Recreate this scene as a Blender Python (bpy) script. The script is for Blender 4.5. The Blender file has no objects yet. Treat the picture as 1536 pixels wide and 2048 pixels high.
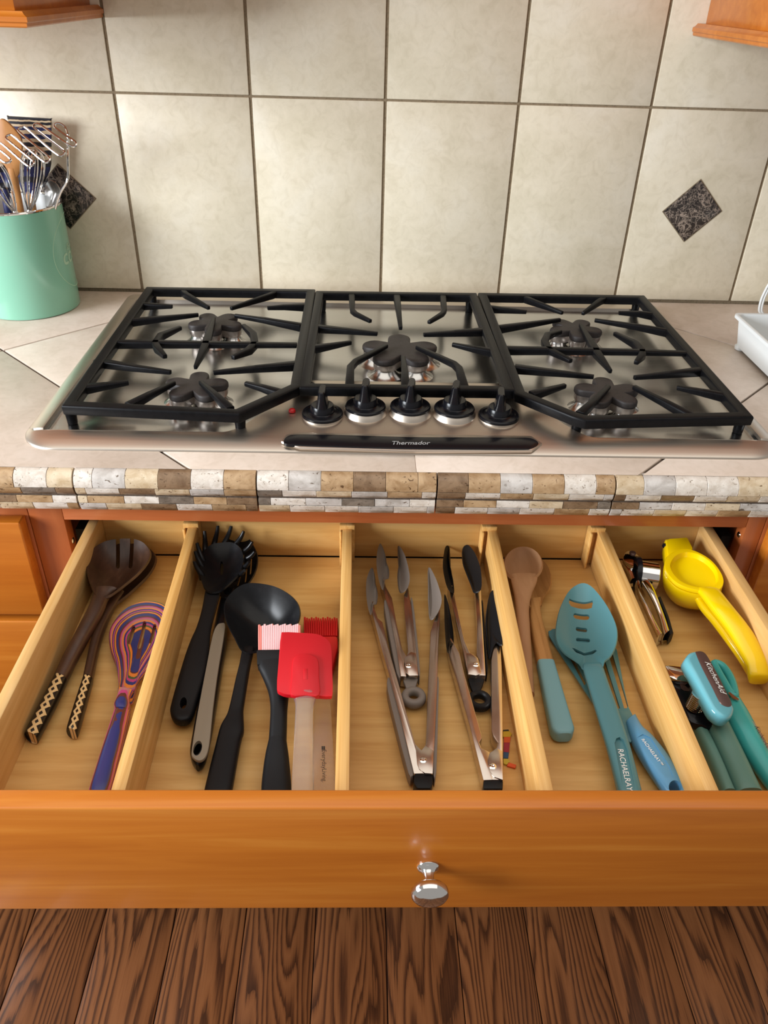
import bpy, bmesh, math, random
import numpy as np
from mathutils import Vector, Matrix
random.seed(7)
SC = bpy.context.scene
COL = SC.collection

# ---------------------------------------------------------------- camera
# the world: x to the right, y towards the tiled wall, z up; z = 0 is the counter top, metres
CAM = np.array([-0.0575, -0.7913, 0.4742]); FPX = 1583.06
RT = np.array([0.9995, -0.0190, 0.0269]); UP = np.array([-0.0117, 0.5568, 0.8306]); FW = np.array([0.0308, 0.8304, -0.5563])
RT /= np.linalg.norm(RT); FW = FW - RT * (FW @ RT); FW /= np.linalg.norm(FW); UP = np.cross(RT, FW)
cd = bpy.data.cameras.new('camera'); co = bpy.data.objects.new('camera', cd); COL.objects.link(co)
cd.sensor_fit = 'VERTICAL'; cd.sensor_height = 24; cd.lens = 24 * FPX / 2048; cd.clip_start = .02
co.matrix_world = Matrix([[RT[0], UP[0], -FW[0], CAM[0]], [RT[1], UP[1], -FW[1], CAM[1]], [RT[2], UP[2], -FW[2], CAM[2]], [0, 0, 0, 1]])
SC.camera = co

# ---------------------------------------------------------------- light
wd = bpy.data.worlds.new('room_air'); SC.world = wd; wd.use_nodes = True
bg = wd.node_tree.nodes['Background']; bg.inputs[0].default_value = (1.0, .95, .89, 1); bg.inputs[1].default_value = .38
def area(name, loc, target, sx, sy, power, col):
    d = bpy.data.lights.new(name, 'AREA'); d.shape = 'RECTANGLE'; d.size = sx; d.size_y = sy; d.energy = power; d.color = col
    o = bpy.data.objects.new(name, d); COL.objects.link(o); o.location = loc
    o.rotation_euler = (Vector(target) - Vector(loc)).to_track_quat('-Z', 'Y').to_euler(); return o
area('window_daylight', (-2.4, -1.0, .70), (0, .1, -.05), 1.3, .95, 122, (.90, .95, 1.0))
area('ceiling_bounce_fill', (0, -.3, 1.60), (0, -.28, 0), 2.8, 2.0, 19, (1.0, .94, .86))  # added overhead fill, in place of daylight bounced off an unseen ceiling
SC.view_settings.view_transform = 'Standard'; SC.view_settings.look = 'None'; SC.view_settings.gamma = 1; SC.view_settings.use_curve_mapping = False
SC.view_settings.exposure = 0.0

# ---------------------------------------------------------------- helpers
def ray(u, v): return FW + RT * (u - 768) / FPX - UP * (v - 1024) / FPX
def W(u, v, z):                      # where the sight line of a photo point meets the level plane z (or a slanted plane)
    d = ray(u, v)
    if isinstance(z, tuple): t = ((z[0] - CAM) @ z[1]) / (d @ z[1])
    else: t = (z - CAM[2]) / d[2]
    return CAM + d * t
def WY(u, v, y): d = ray(u, v); return CAM + d * ((y - CAM[1]) / d[1])
def WX(u, v, x): d = ray(u, v); return CAM + d * ((x - CAM[0]) / d[0])
def plane3(a, b, c):
    A, B, C = W(*a), W(*b), W(*c); n = np.cross(B - A, C - A); n /= np.linalg.norm(n)
    if n[2] < 0: n = -n
    return (A, n)
def zc(ox, oy, s): return lambda x, y: (ox + x / s, oy + y / s)
def spline(pts, n=8, closed=True):
    P = [np.array(p, float) for p in pts]; N = len(P); out = []
    for i in range(N if closed else N - 1):
        if closed: p0, p1, p2, p3 = P[i - 1], P[i], P[(i + 1) % N], P[(i + 2) % N]
        else: p0, p1, p2, p3 = P[max(i - 1, 0)], P[i], P[i + 1], P[min(i + 2, N - 1)]
        for k in range(n):
            t = k / n
            out.append(.5 * (2 * p1 + (p2 - p0) * t + (2 * p0 - 5 * p1 + 4 * p2 - p3) * t * t + (3 * p1 - p0 - 3 * p2 + p3) * t ** 3))
    if not closed: out.append(P[-1])
    return out
def area2(p): return sum(p[i][0] * p[(i + 1) % len(p)][1] - p[(i + 1) % len(p)][0] * p[i][1] for i in range(len(p)))

class MB:
    def __init__(s): s.v = []; s.f = []
    def box(s, x0, x1, y0, y1, z0, z1):
        b = len(s.v)
        s.v += [(x, y, z) for z in (z0, z1) for (x, y) in ((x0, y0), (x1, y0), (x1, y1), (x0, y1))]
        s.f += [tuple(b + i for i in q) for q in ((3, 2, 1, 0), (4, 5, 6, 7), (0, 1, 5, 4), (1, 2, 6, 5), (2, 3, 7, 6), (3, 0, 4, 7))]; return s
    def rings(s, R, close=False, cap0=True, cap1=True):
        b = len(s.v); n = len(R[0])
        for r in R: s.v += [tuple(map(float, p)) for p in r]
        m = len(R)
        for i in range(m if close else m - 1):
            for j in range(n):
                a = b + i * n + j; a2 = b + i * n + (j + 1) % n; c = b + ((i + 1) % m) * n + j; c2 = b + ((i + 1) % m) * n + (j + 1) % n
                s.f.append((a, a2, c2, c))
        if not close:
            if cap0: s.f.append(tuple(b + j for j in range(n))[::-1])
            if cap1: s.f.append(tuple(b + (m - 1) * n + j for j in range(n)))
        return s
    def extr(s, pts, vec, off=None):     # polygon (3-D points) extruded along vec
        pts = [np.array(p, float) for p in pts]; vec = np.array(vec, float)
        if off is not None: pts = [p + np.array(off) for p in pts]
        nn = sum(np.cross(pts[i] - pts[0], pts[(i + 1) % len(pts)] - pts[0]) for i in range(len(pts)))
        if nn @ vec < 0: pts = pts[::-1]
        return s.rings([pts, [p + vec for p in pts]])
    def sweep(s, path, wh, n=2.0, sides=12, up=(0, 0, 1), cap=True, closed=False):
        P = [np.array(p, float) for p in path]; m = len(P); up = np.array(up, float); R = []
        for i in range(m):
            if closed: t = P[(i + 1) % m] - P[i - 1]
            else: t = P[min(i + 1, m - 1)] - P[max(i - 1, 0)]
            t /= np.linalg.norm(t); sd = np.cross(t, up); l = np.linalg.norm(sd)
            sd = sd / l if l > 1e-6 else np.array([1., 0, 0]); u2 = np.cross(sd, t)
            w, h = wh[i] if isinstance(wh, list) else wh
            R.append(sect(P[i], sd * w, u2 * h, n, sides))
        return s.rings(R, close=closed, cap0=cap, cap1=cap)
    def tube(s, path, r, sides=8, closed=False):      # round wire, parallel transported
        P = [np.array(p, float) for p in path]; m = len(P); R = []; prev = None
        for i in range(m):
            t = (P[(i + 1) % m] - P[i - 1]) if closed else P[min(i + 1, m - 1)] - P[max(i - 1, 0)]
            t /= np.linalg.norm(t)
            if prev is None:
                a = np.array([0, 0, 1.]) if abs(t[2]) < .9 else np.array([1., 0, 0]); prev = np.cross(t, a)
            prev = prev - t * (prev @ t); prev /= np.linalg.norm(prev); q = np.cross(t, prev)
            rr = r[i] if isinstance(r, list) else r
            R.append([P[i] + rr * (math.cos(a) * prev + math.sin(a) * q) for a in [2 * math.pi * k / sides for k in range(sides)]])
        return s.rings(R, close=closed)
    def lathe(s, c, prof, sides=32, axis=(0, 0, 1), sx=1, sy=1):
        a = np.array(axis, float); a /= np.linalg.norm(a); c = np.array(c, float)
        h = np.array([1., 0, 0]) if abs(a[0]) < .9 else np.array([0, 1., 0]); e2 = np.cross(a, h); e2 /= np.linalg.norm(e2); e1 = np.cross(e2, a)
        return s.rings([[c + a * z + r * (math.cos(t) * sx * e1 + math.sin(t) * sy * e2) for t in [2 * math.pi * k / sides for k in range(sides)]] for r, z in prof])
    def strip(s, fn, st, n=2.4, sides=14, lift=0, dens=0):    # stations (left edge, right edge, z of mid height, height) traced along a handle
        Ls = [W(*fn(a, b), z) for (a, b, c, d, z, h) in st]; Rs = [W(*fn(c, d), z) for (a, b, c, d, z, h) in st]; H = [np.array([q[5], 0, 0]) for q in st]
        if dens: Ls, Rs, H = spline(Ls, dens, False), spline(Rs, dens, False), spline(H, dens, False)
        R = []
        for L, Rr, h in zip(Ls, Rs, H):
            R.append(sect((L + Rr) / 2 + np.array([0, 0, lift]), (Rr - L) / 2, np.array([0, 0, h[0] / 2]), n, sides))
        return s.rings(R)
    def bowl(s, rim, depth, th, nrm, K=7, p=2.0, cen=None):
        rim = [np.array(q, float) for q in rim]; n = np.array(nrm, float)
        c = sum(rim) / len(rim) if cen is None else np.array(cen, float); N = len(rim)
        def lay(k, extra, grow=0):
            r = k / K; return [c + (q - c) * r * (1 + grow * r) - n * (depth * (1 - r ** p) + extra) for q in rim]
        R = [lay(k, 0) for k in range(K, 0, -1)]; b = len(s.v)
        low = [lay(k, th) for k in range(K, 0, -1)]
        mid = [q - n * th * .5 + (q - c) / np.linalg.norm(q - c) * th * .35 for q in rim]
        for r in R + [mid] + low: s.v += [tuple(map(float, q)) for q in r]
        top = b; mi = b + K * N; lo = mi + N; ct = len(s.v); s.v += [tuple(c - n * depth), tuple(c - n * (depth + th))]
        def q4(a, d):
            for j in range(N): s.f.append((a + j, a + (j + 1) % N, d + (j + 1) % N, d + j))
        for k in range(K - 1): q4(top + k * N, top + (k + 1) * N)
        for j in range(N): s.f.append((top + (K - 1) * N + j, top + (K - 1) * N + (j + 1) % N, ct))
        q4(mi, top); q4(lo, mi)
        for k in range(K - 1): q4(lo + (k + 1) * N, lo + k * N)
        for j in range(N): s.f.append((lo + (K - 1) * N + (j + 1) % N, lo + (K - 1) * N + j, ct + 1))
        return s

def sect(c, a, b, n, sides):
    out = []
    for k in range(sides):
        t = 2 * math.pi * (k + .5) / sides; x, y = math.cos(t), math.sin(t)
        out.append(c + a * math.copysign(abs(x) ** (2 / n), x) + b * math.copysign(abs(y) ** (2 / n), y))
    return out

ORG = {}
def mesh_from(mb, name, org, bevel=0, seg=2, ang=35, smooth=True):
    bm = bmesh.new(); vs = [bm.verts.new((v[0] - org[0], v[1] - org[1], v[2] - org[2])) for v in mb.v]
    for f in mb.f:
        try: bm.faces.new([vs[i] for i in f])
        except ValueError: pass
    bmesh.ops.remove_doubles(bm, verts=bm.verts, dist=1e-6)
    bmesh.ops.recalc_face_normals(bm, faces=bm.faces)
    if bevel:
        es = [e for e in bm.edges if len(e.link_faces) == 2 and e.calc_face_angle(0) > math.radians(ang)]
        bmesh.ops.bevel(bm, geom=es, offset=bevel, segments=seg, affect='EDGES', profile=.5, clamp_overlap=True)
    me = bpy.data.meshes.new(name); bm.to_mesh(me); bm.free()
    if smooth:
        me.polygons.foreach_set('use_smooth', [True] * len(me.polygons))
        me.set_sharp_from_angle(angle=math.radians(38))
    return me
def obj(name, mb, mat, parent=None, bevel=0, seg=2, smooth=True, org=None, ang=35):
    o_ = ORG[parent.name] if parent is not None else (org if org is not None else (0, 0, 0))
    me = mesh_from(mb, name, o_, bevel, seg, ang, smooth); o = bpy.data.objects.new(name, me); COL.objects.link(o)
    if mat: me.materials.append(mat)
    if parent is not None: o.parent = parent
    else: o.location = o_
    ORG[o.name] = o_; return o
def tag(o, label, cat, group=None):
    o['label'] = label; o['category'] = cat
    if group: o['group'] = group
    return o
def thing(name, label, cat, loc, group=None):
    o = bpy.data.objects.new(name, None); COL.objects.link(o); o.location = tuple(map(float, loc)); o.empty_display_size = .02; ORG[o.name] = tuple(map(float, loc))
    return tag(o, label, cat, group)
def struct(name, mb, mat, **k): o = obj(name, mb, mat, **k); o['kind'] = 'structure'; return o
def cut(o, cutters):
    mb = MB(); [c(mb) for c in cutters]
    t = obj('cutter', mb, None, None, org=ORG[o.name], smooth=False)
    m = o.modifiers.new('b', 'BOOLEAN'); m.operation = 'DIFFERENCE'; m.solver = 'EXACT'; m.object = t
    t.parent = None
    bpy.context.view_layer.update()
    me = bpy.data.meshes.new_from_object(o.evaluated_get(bpy.context.evaluated_depsgraph_get()))
    o.modifiers.clear(); o.data = me; bpy.data.objects.remove(t)
    me.polygons.foreach_set('use_smooth', [True] * len(me.polygons)); me.set_sharp_from_angle(angle=math.radians(38))
def text(name, s, parent, mat, a, b, pl, shear=0, bold=0, depth=.0002, lift=.0003, wrap=None, height=None):
    cu = bpy.data.curves.new(name, 'FONT'); cu.body = s; cu.shear = shear; cu.offset = bold; cu.extrude = 0; cu.resolution_u = 4
    t = bpy.data.objects.new(name, cu); COL.objects.link(t); bpy.context.view_layer.update()
    me = bpy.data.meshes.new_from_object(t.evaluated_get(bpy.context.evaluated_depsgraph_get())); bpy.data.objects.remove(t)
    xs = [v.co.x for v in me.vertices]; x0, x1 = min(xs), max(xs)
    A, B = (np.array(a), np.array(b)) if len(a) == 3 else (W(*a, pl), W(*b, pl)); d = B - A; L = np.linalg.norm(d); e = d / L
    n = pl[1] if isinstance(pl, tuple) else np.array([0, 0, 1.]); up = np.cross(n, e); k = L / (x1 - x0)
    ky = k if height is None else height / .72
    og = ORG[parent.name]
    for v in me.vertices:
        p = A + e * (v.co.x - x0) * k + up * v.co.y * ky + n * lift
        if wrap: p = wrap(p)
        v.co = Vector(p - np.array(og))
    me.materials.append(mat); o = bpy.data.objects.new(name, me); COL.objects.link(o); o.parent = parent; ORG[o.name] = og
    return o
def smooth01(a, b, x): t = min(1, max(0, (x - a) / (b - a))); return t * t * (3 - 2 * t)

# ---------------------------------------------------------------- materials
def srgb(r, g, b): return tuple(((c / 255) / 12.92 if c / 255 < .04045 else ((c / 255 + .055) / 1.055) ** 2.4) for c in (r, g, b)) + (1,)
def mat(name, col, rough=.5, metal=0, coat=0, spec=.5, trans=0, ior=1.45, emit=None):
    m = bpy.data.materials.new(name); m.use_nodes = True; b = m.node_tree.nodes['Principled BSDF']
    b.inputs['Base Color'].default_value = col if len(col) == 4 else tuple(col) + (1,); b.inputs['Roughness'].default_value = rough; b.inputs['Metallic'].default_value = metal
    b.inputs['Coat Weight'].default_value = coat; b.inputs['Coat Roughness'].default_value = .12; b.inputs['Specular IOR Level'].default_value = spec
    b.inputs['Transmission Weight'].default_value = trans; b.inputs['IOR'].default_value = ior
    return m
class N:
    def __init__(s, m): s.t = m.node_tree; s.b = s.t.nodes['Principled BSDF']
    def n(s, ty, **k):
        x = s.t.nodes.new(ty)
        for a, v in k.items():
            if a.startswith('i_'): x.inputs[a[2:].replace('_', ' ')].default_value = v
            else: setattr(x, a, v)
        return x
    def l(s, a, b): s.t.links.new(a, b)
    def coords(s, scale, rnd=0, rot=(0, 0, 0)):
        tc = s.n('ShaderNodeTexCoord'); mp = s.n('ShaderNodeMapping'); mp.inputs['Scale'].default_value = scale; mp.inputs['Rotation'].default_value = rot
        s.l(tc.outputs['Object'], mp.inputs['Vector'])
        if rnd:
            oi = s.n('ShaderNodeObjectInfo'); mu = s.n('ShaderNodeMath', operation='MULTIPLY'); mu.inputs[1].default_value = rnd; s.l(oi.outputs['Random'], mu.inputs[0])
            cx = s.n('ShaderNodeCombineXYZ'); [s.l(mu.outputs[0], cx.inputs[i]) for i in range(3)]
            s.l(cx.outputs[0], mp.inputs['Location'])
        return mp.outputs[0]
    def noise(s, vec, scale=1, detail=4, rough=.5, dist=0):
        x = s.n('ShaderNodeTexNoise'); x.inputs['Scale'].default_value = scale; x.inputs['Detail'].default_value = detail; x.inputs['Roughness'].default_value = rough; x.inputs['Distortion'].default_value = dist
        s.l(vec, x.inputs['Vector']); return x.outputs['Fac']
    def ramp(s, fac, stops, const=False):
        x = s.n('ShaderNodeValToRGB'); x.color_ramp.interpolation = 'CONSTANT' if const else 'LINEAR'; e = x.color_ramp.elements
        while len(e) < len(stops): e.new(.5)
        for el, (p, c) in zip(e, stops): el.position = p; el.color = c if len(c) == 4 else tuple(c) + (1,)
        s.l(fac, x.inputs[0]); return x.outputs[0]
    def mix(s, f, a, b, mode='MIX'):
        x = s.n('ShaderNodeMix', data_type='RGBA', blend_type=mode)
        for v, i in ((f, 0), (a, 6), (b, 7)):
            if hasattr(v, 'is_output'): s.l(v, x.inputs[i])
            else: x.inputs[i].default_value = v
        return x.outputs[2]
    def math(s, op, a, b=0, c=0):
        x = s.n('ShaderNodeMath', operation=op)
        for i, v in enumerate((a, b, c)):
            if hasattr(v, 'is_output'): s.l(v, x.inputs[i])
            else: x.inputs[i].default_value = v
        return x.outputs[0]
    def color(s, c): s.l(c, s.b.inputs['Base Color'])
    def bump(s, h, st=.2, d=.001):
        x = s.n('ShaderNodeBump'); x.inputs['Strength'].default_value = st; x.inputs['Distance'].default_value = d; s.l(h, x.inputs['Height']); s.l(x.outputs[0], s.b.inputs['Normal'])
def wood(name, c1, c2, c3, grain=(6, 120, 120), rough=.4, coat=0, rnd=30, bumpy=.05, big=.35):
    m = mat(name, c1, rough, coat=coat); k = N(m); v = k.coords(grain, rnd)
    a = k.noise(v, 1, 5, .6, .6); b = k.noise(k.coords(tuple(g * .12 for g in grain), rnd * 2), 1, 2, .5, .3)
    c = k.ramp(a, [(.3, c1), (.55, c2), (.75, c3)]); d = k.ramp(b, [(.35, (.82, .78, .72, 1)), (.65, (1.1, 1.1, 1.12, 1))])
    k.color(k.mix(big * 2, c, d, 'MULTIPLY')); k.bump(a, bumpy, .0005); return m
def speck(name, base, dark, scale=90, amt=.6, rough=.5):
    m = mat(name, base, rough); k = N(m); v = k.coords((1, 1, 1), 9); a = k.noise(v, scale, 6, .65); k.color(k.ramp(a, [(.3, dark), (.3 + amt * .4, base)])); return m, k

def make_tile(name, cols, rough, sc):
    m = mat(name, cols[0], rough); k = N(m); v = k.coords((1, 1, 1), 20)
    a = k.noise(v, 9 * sc, 6, .62, .4); b = k.noise(v, 55 * sc, 5, .6, 1.2)
    c = k.ramp(a, [(.3, cols[0]), (.5, cols[1]), (.72, cols[2])]); d = k.ramp(b, [(.33, (.93, .92, .9, 1)), (.5, (1, 1, 1, 1)), (.72, (1.05, 1.05, 1.06, 1))])
    k.color(k.mix(1.0, c, d, 'MULTIPLY')); k.bump(b, .08, .0008); return m
M = {}
M['tile'] = make_tile('cream_wall_tile', [srgb(213, 203, 178), srgb(224, 214, 191), srgb(230, 222, 203)], .33, 1)
M['ctile'] = make_tile('beige_counter_tile', [srgb(205, 188, 172), srgb(214, 198, 183), srgb(222, 208, 195)], .42, 1)
M['grout'] = speck('brown_grout', srgb(140, 124, 100), srgb(112, 96, 76), 300, .6, .9)[0]
M['cgrout'] = speck('dark_grout', srgb(96, 82, 70), srgb(60, 50, 42), 300, .6, .9)[0]
def marble(name, d, l, l2):
    m = mat(name, d, .2); k = N(m); v = k.coords((1, 1, 1), 7); w = k.noise(v, 26, 4, .6, .8); fs = []
    for sc, wd in ((34, .030), (70, .030), (20, .016)):
        q = k.noise(k.coords((1, 1.3, .9), sc), sc, 3, .6, 1.2); fs.append(k.math('SUBTRACT', 1.0, k.math('DIVIDE', k.math('ABSOLUTE', k.math('SUBTRACT', q, .5)), wd)))
    f = k.math('MAXIMUM', k.math('MAXIMUM', fs[0], fs[1]), k.math('MAXIMUM', fs[2], 0)); f = k.math('MULTIPLY', f, k.ramp(w, [(.38, (.12, .12, .12, 1)), (.6, (.9, .9, .9, 1))]))
    k.color(k.mix(f, k.ramp(w, [(.4, d), (.75, l2)]), l)); return m
M['marble'] = marble('dark_brown_marble', srgb(26, 23, 24), srgb(182, 164, 148), srgb(78, 68, 62))
M['cab'] = wood('amber_maple', srgb(180, 100, 26), srgb(192, 112, 33), srgb(204, 128, 46), (3, 60, 60), .33, .2, 20, .02, .3)
M['frame'] = wood('reddish_maple_frame', srgb(164, 86, 42), srgb(176, 97, 50), srgb(186, 108, 60), (30, 30, 5), .36, .25, 20, .02, .3)
M['railw'] = wood('reddish_maple_rail', srgb(172, 92, 50), srgb(186, 106, 60), srgb(196, 118, 72), (4, 60, 60), .36, .25, 20, .02, .3)
M['box'] = wood('pale_maple_box', srgb(194, 146, 80), srgb(211, 167, 101), srgb(219, 179, 116), (5, 70, 70), .45, .1, 20, .02, .22)
M['side'] = wood('pale_maple_side', srgb(198, 152, 88), srgb(214, 172, 111), srgb(224, 186, 128), (70, 5, 70), .45, .1, 20, .02, .22)
M['bamboo'] = wood('bamboo', srgb(206, 154, 82), srgb(224, 177, 106), srgb(236, 196, 130), (260, 4, 120), .4, .1, 20, .03, .2)
M['dark'] = mat('dark_cavity', (.01, .008, .006), .8)
def oak():
    m = mat('brown_oak', srgb(110, 66, 36), .36, coat=.1); k = N(m)
    oi = k.n('ShaderNodeObjectInfo'); a = k.noise(k.coords((11, 1.15, 1), 60), 1, 2.2, .42, .15)
    tc = k.n('ShaderNodeTexCoord'); sp = k.n('ShaderNodeSeparateXYZ'); k.l(tc.outputs['Object'], sp.inputs[0])
    st = k.math('MULTIPLY', sp.outputs[0], k.math('MULTIPLY', k.math('SUBTRACT', k.math('FRACT', k.math('MULTIPLY', oi.outputs['Random'], 7.3)), .45), 11))
    s = k.math('FRACT', k.math('MULTIPLY', k.math('ADD', a, st), 21)); p = k.noise(k.coords((420, 12, 1), 40), 1, 3, .65)
    s2 = k.math('ADD', s, k.math('MULTIPLY', k.math('SUBTRACT', p, .5), .75))
    c = k.ramp(s2, [(.0, srgb(62, 36, 20)), (.18, srgb(84, 50, 28)), (.34, srgb(114, 71, 40)), (.70, srgb(130, 83, 48)), (.88, srgb(118, 73, 41)), (1, srgb(70, 42, 23))])
    b = k.noise(k.coords((5, .9, 1), 90), 1, 2); k.color(k.mix(.7, c, k.ramp(b, [(.3, (.58, .53, .49, 1)), (.7, (.96, .95, .94, 1))]), 'MULTIPLY'))
    k.bump(p, .1, .0005); return m
M['oak'] = oak()
def steel(name, col, rough, stretch=(4, 260, 4), metal=1):
    m = mat(name, col, rough, metal); k = N(m); a = k.noise(k.coords(stretch), 1, 3, .6)
    k.l(k.ramp(a, [(.3, (rough - .015,) * 3 + (1,)), (.7, (rough + .02,) * 3 + (1,))]), k.b.inputs['Roughness']); return m
M['steel'] = steel('brushed_steel', (.57, .56, .545), .23); M['body'] = steel('satin_steel_body', (.60, .535, .465), .36); M['chrome'] = mat('chrome', (.78, .77, .76), .07, 1)
M['tongsteel'] = steel('tong_steel', (.60, .53, .47), .24, (60, 60, 60))
M['grate'] = speck('black_enamel_iron', (.0055, .0055, .0065), (.003, .003, .0035), 120, .6, .40)[0]; M['grate'].node_tree.nodes['Principled BSDF'].inputs['Specular IOR Level'].default_value = .16
M['cap'] = speck('matte_brown_black_cap', (.030, .024, .023), (.018, .015, .014), 200, .6, .55)[0]
M['alu'] = speck('sooty_aluminium', (.45, .40, .36), (.2, .17, .15), 60, .7, .38)[0]; M['alu'].node_tree.nodes['Principled BSDF'].inputs['Metallic'].default_value = .9
M['blk'] = mat('gloss_black_plastic', (.006, .006, .008), .22, spec=.32); M['nylon'] = speck('black_nylon', (.006, .006, .007), (.010, .010, .011), 140, .5, .30)[0]; M['nylon'].node_tree.nodes['Principled BSDF'].inputs['Specular IOR Level'].default_value = .3
M['softblk'] = mat('soft_black_rubber', (.007, .007, .008), .46, spec=.25)
M['red_lamp'] = mat('red_indicator', (.45, .01, .012), .2); M['greytext'] = mat('grey_print', (.36, .36, .36), .4)
M['white_print'] = mat('white_print', (.85, .85, .82), .5); M['black_print'] = mat('black_print', (.012, .012, .012), .6)
M['mint'] = mat('mint_enamel', srgb(134, 192, 167), .22, coat=.3); M['mint_print'] = mat('pale_print', srgb(178, 216, 186), .4)
M['white'] = mat('white_plastic', srgb(226, 230, 230), .35)
M['grip'] = mat('taupe_silicone', srgb(122, 112, 104), .5); M['greygrip'] = mat('grey_rubber_inlay', srgb(142, 130, 112), .55)
M['red'] = mat('red_silicone', srgb(198, 14, 30), .46); M['redbr'] = mat('red_bristle', srgb(188, 18, 22), .45); M['pink'] = mat('pale_pink_bristle', srgb(240, 196, 196), .4)
M['pinkred'] = mat('salmon_bristle', srgb(232, 140, 128), .4)
M['clear'] = mat('clear_acrylic', (.97, .93, .90), .16, trans=.92, ior=1.3)
M['teal'] = mat('dusty_teal_nylon', srgb(80, 128, 134), .27); M['teal_bluelit'] = mat('blue_lit_teal_nylon', srgb(88, 146, 184), .3)  # the turner handle's blue is window light put into the nylon colour
M['tealpaint'] = mat('teal_paint', srgb(120, 164, 170), .5); M['green'] = mat('sage_green_handle', srgb(92, 132, 120), .4)
M['aqua'] = mat('aqua_plastic', srgb(60, 160, 156), .25); M['aqua2'] = mat('pale_aqua_plastic', srgb(100, 170, 182), .2, coat=.3)
M['insert'] = mat('brown_grey_insert', srgb(98, 74, 68), .35, .4); M['insert2'] = mat('pinkish_grey_insert', srgb(158, 126, 112), .4)
M['yellow'] = mat('yellow_enamel', srgb(238, 200, 4), .2, coat=.4)
M['walnut'] = wood('dark_carved_wood', srgb(52, 32, 22), srgb(72, 48, 34), srgb(98, 70, 52), (60, 14, 60), .38, .1, 5, .05, .3)
M['beech'] = wood('pale_beech_spoon', srgb(166, 120, 80), srgb(178, 132, 92), srgb(188, 144, 104), (60, 8, 60), .6, 0, 5, .03, .2)
M['bspoon'] = wood('bamboo_spoon', srgb(166, 116, 62), srgb(190, 138, 80), srgb(200, 150, 92), (200, 8, 60), .5, 0, 5, .05, .25)
def zigzag(name):       # black cuff with two crossing cream zigzags, along the local axis stored as UV
    m = mat(name, (.012, .008, .006), .3); k = N(m); uv = k.n('ShaderNodeUVMap'); sp = k.n('ShaderNodeSeparateXYZ'); k.l(uv.outputs[0], sp.inputs[0])
    tri = k.math('PINGPONG', k.math('MULTIPLY', sp.outputs[0], 3.6), .5); h = k.math('SUBTRACT', k.math('MULTIPLY', tri, .9), .22)
    d1 = k.math('ABSOLUTE', k.math('SUBTRACT', sp.outputs[1], h)); d2 = k.math('ABSOLUTE', k.math('ADD', sp.outputs[1], h))
    w = k.math('LESS_THAN', k.math('MINIMUM', d1, d2), .10); k.color(k.mix(w, (.012, .008, .006, 1), srgb(222, 190, 136))); return m
M['zig'] = zigzag('zigzag_cuff')
def pakka(off=0, fr=170):
    m = mat('layered_dyed_wood', (.1, .1, .3), .35, coat=.2); k = N(m); tc = k.n('ShaderNodeTexCoord'); sp = k.n('ShaderNodeSeparateXYZ'); k.l(tc.outputs['Object'], sp.inputs[0])
    nz = k.noise(k.coords((40, 40, 10)), 1, 3, .5); h = k.math('ADD', k.math('MULTIPLY', sp.outputs[2], fr), k.math('MULTIPLY', nz, .14))
    f = k.math('FRACT', k.math('ADD', h, off)); nv, og, pk, gr, br, mv = srgb(42, 48, 110), srgb(214, 124, 46), srgb(180, 62, 120), srgb(72, 88, 52), srgb(92, 44, 34), srgb(170, 112, 116)
    k.color(k.ramp(f, [(0, nv), (.20, br), (.23, og), (.33, gr), (.41, pk), (.50, nv), (.60, og), (.70, mv), (.80, pk), (.88, br)], True)); return m
M['pakka2'] = pakka(1 - (.0215 * 105 + .07) % 1 + .10, 105); M['pakka'] = pakka()
STZ1 = float((CAM + ray(58.6, 233.5) * ((.590 - CAM[1]) / ray(58.6, 233.5)[1]))[2]) - .006; STZ0 = STZ1 - .105; STK = 1 / .1065
def stripes(name):
    m = mat(name, (.1, .1, .3), .4); k = N(m); tc = k.n('ShaderNodeTexCoord'); sp = k.n('ShaderNodeSeparateXYZ'); k.l(tc.outputs['Object'], sp.inputs[0])
    h = k.math('ADD', k.math('MULTIPLY', k.math('SUBTRACT', sp.outputs[2], STZ0), STK), k.math('MULTIPLY', k.noise(k.coords((60, 20, 20)), 1, 2), .06)); nv, bk, cr = srgb(30, 34, 78), srgb(22, 20, 30), srgb(196, 174, 142)
    k.color(k.ramp(h, [(0, nv), (.12, bk), (.20, nv), (.34, bk), (.44, cr), (.50, bk), (.57, cr), (.62, bk), (.68, cr), (.73, nv), (.79, cr), (.84, nv), (.89, cr), (.92, bk), (.955, cr), (.978, bk)], True)); return m
M['stripes'] = stripes('striped_dyed_wood')
M['woodspat'] = wood('orange_wood_spatula', srgb(168, 112, 58), srgb(188, 132, 74), srgb(200, 148, 90), (40, 40, 8), .5, 0, 5, .04, .3)
STONE = []
for nm, a, b, s_ in (('white_stone', (228, 220, 210), (198, 186, 172), 70), ('cream_stone', (214, 196, 168), (186, 162, 128), 60), ('tan_stone', (186, 156, 120), (150, 118, 82), 60),
                     ('brown_stone', (140, 114, 88), (106, 82, 60), 60), ('grey_stone', (132, 120, 108), (92, 82, 72), 70), ('pale_grey_stone', (206, 200, 194), (168, 160, 152), 50)):
    m = mat(nm, srgb(*a), .35); k = N(m); v = k.coords((1, .8, 1.4), 40); n1 = k.noise(v, s_, 5, .6, .6); n2 = k.noise(v, s_ * 3.2, 4, .6, .8)
    c = k.ramp(n1, [(.33, srgb(*b)), (.62, srgb(*a))]); pit = k.ramp(n2, [(.33, (.28, .22, .17, 1)), (.38, (1, 1, 1, 1))]); k.color(k.mix(1., c, pit, 'MULTIPLY')); k.bump(n2, .3, .001); STONE.append(m)
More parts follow.
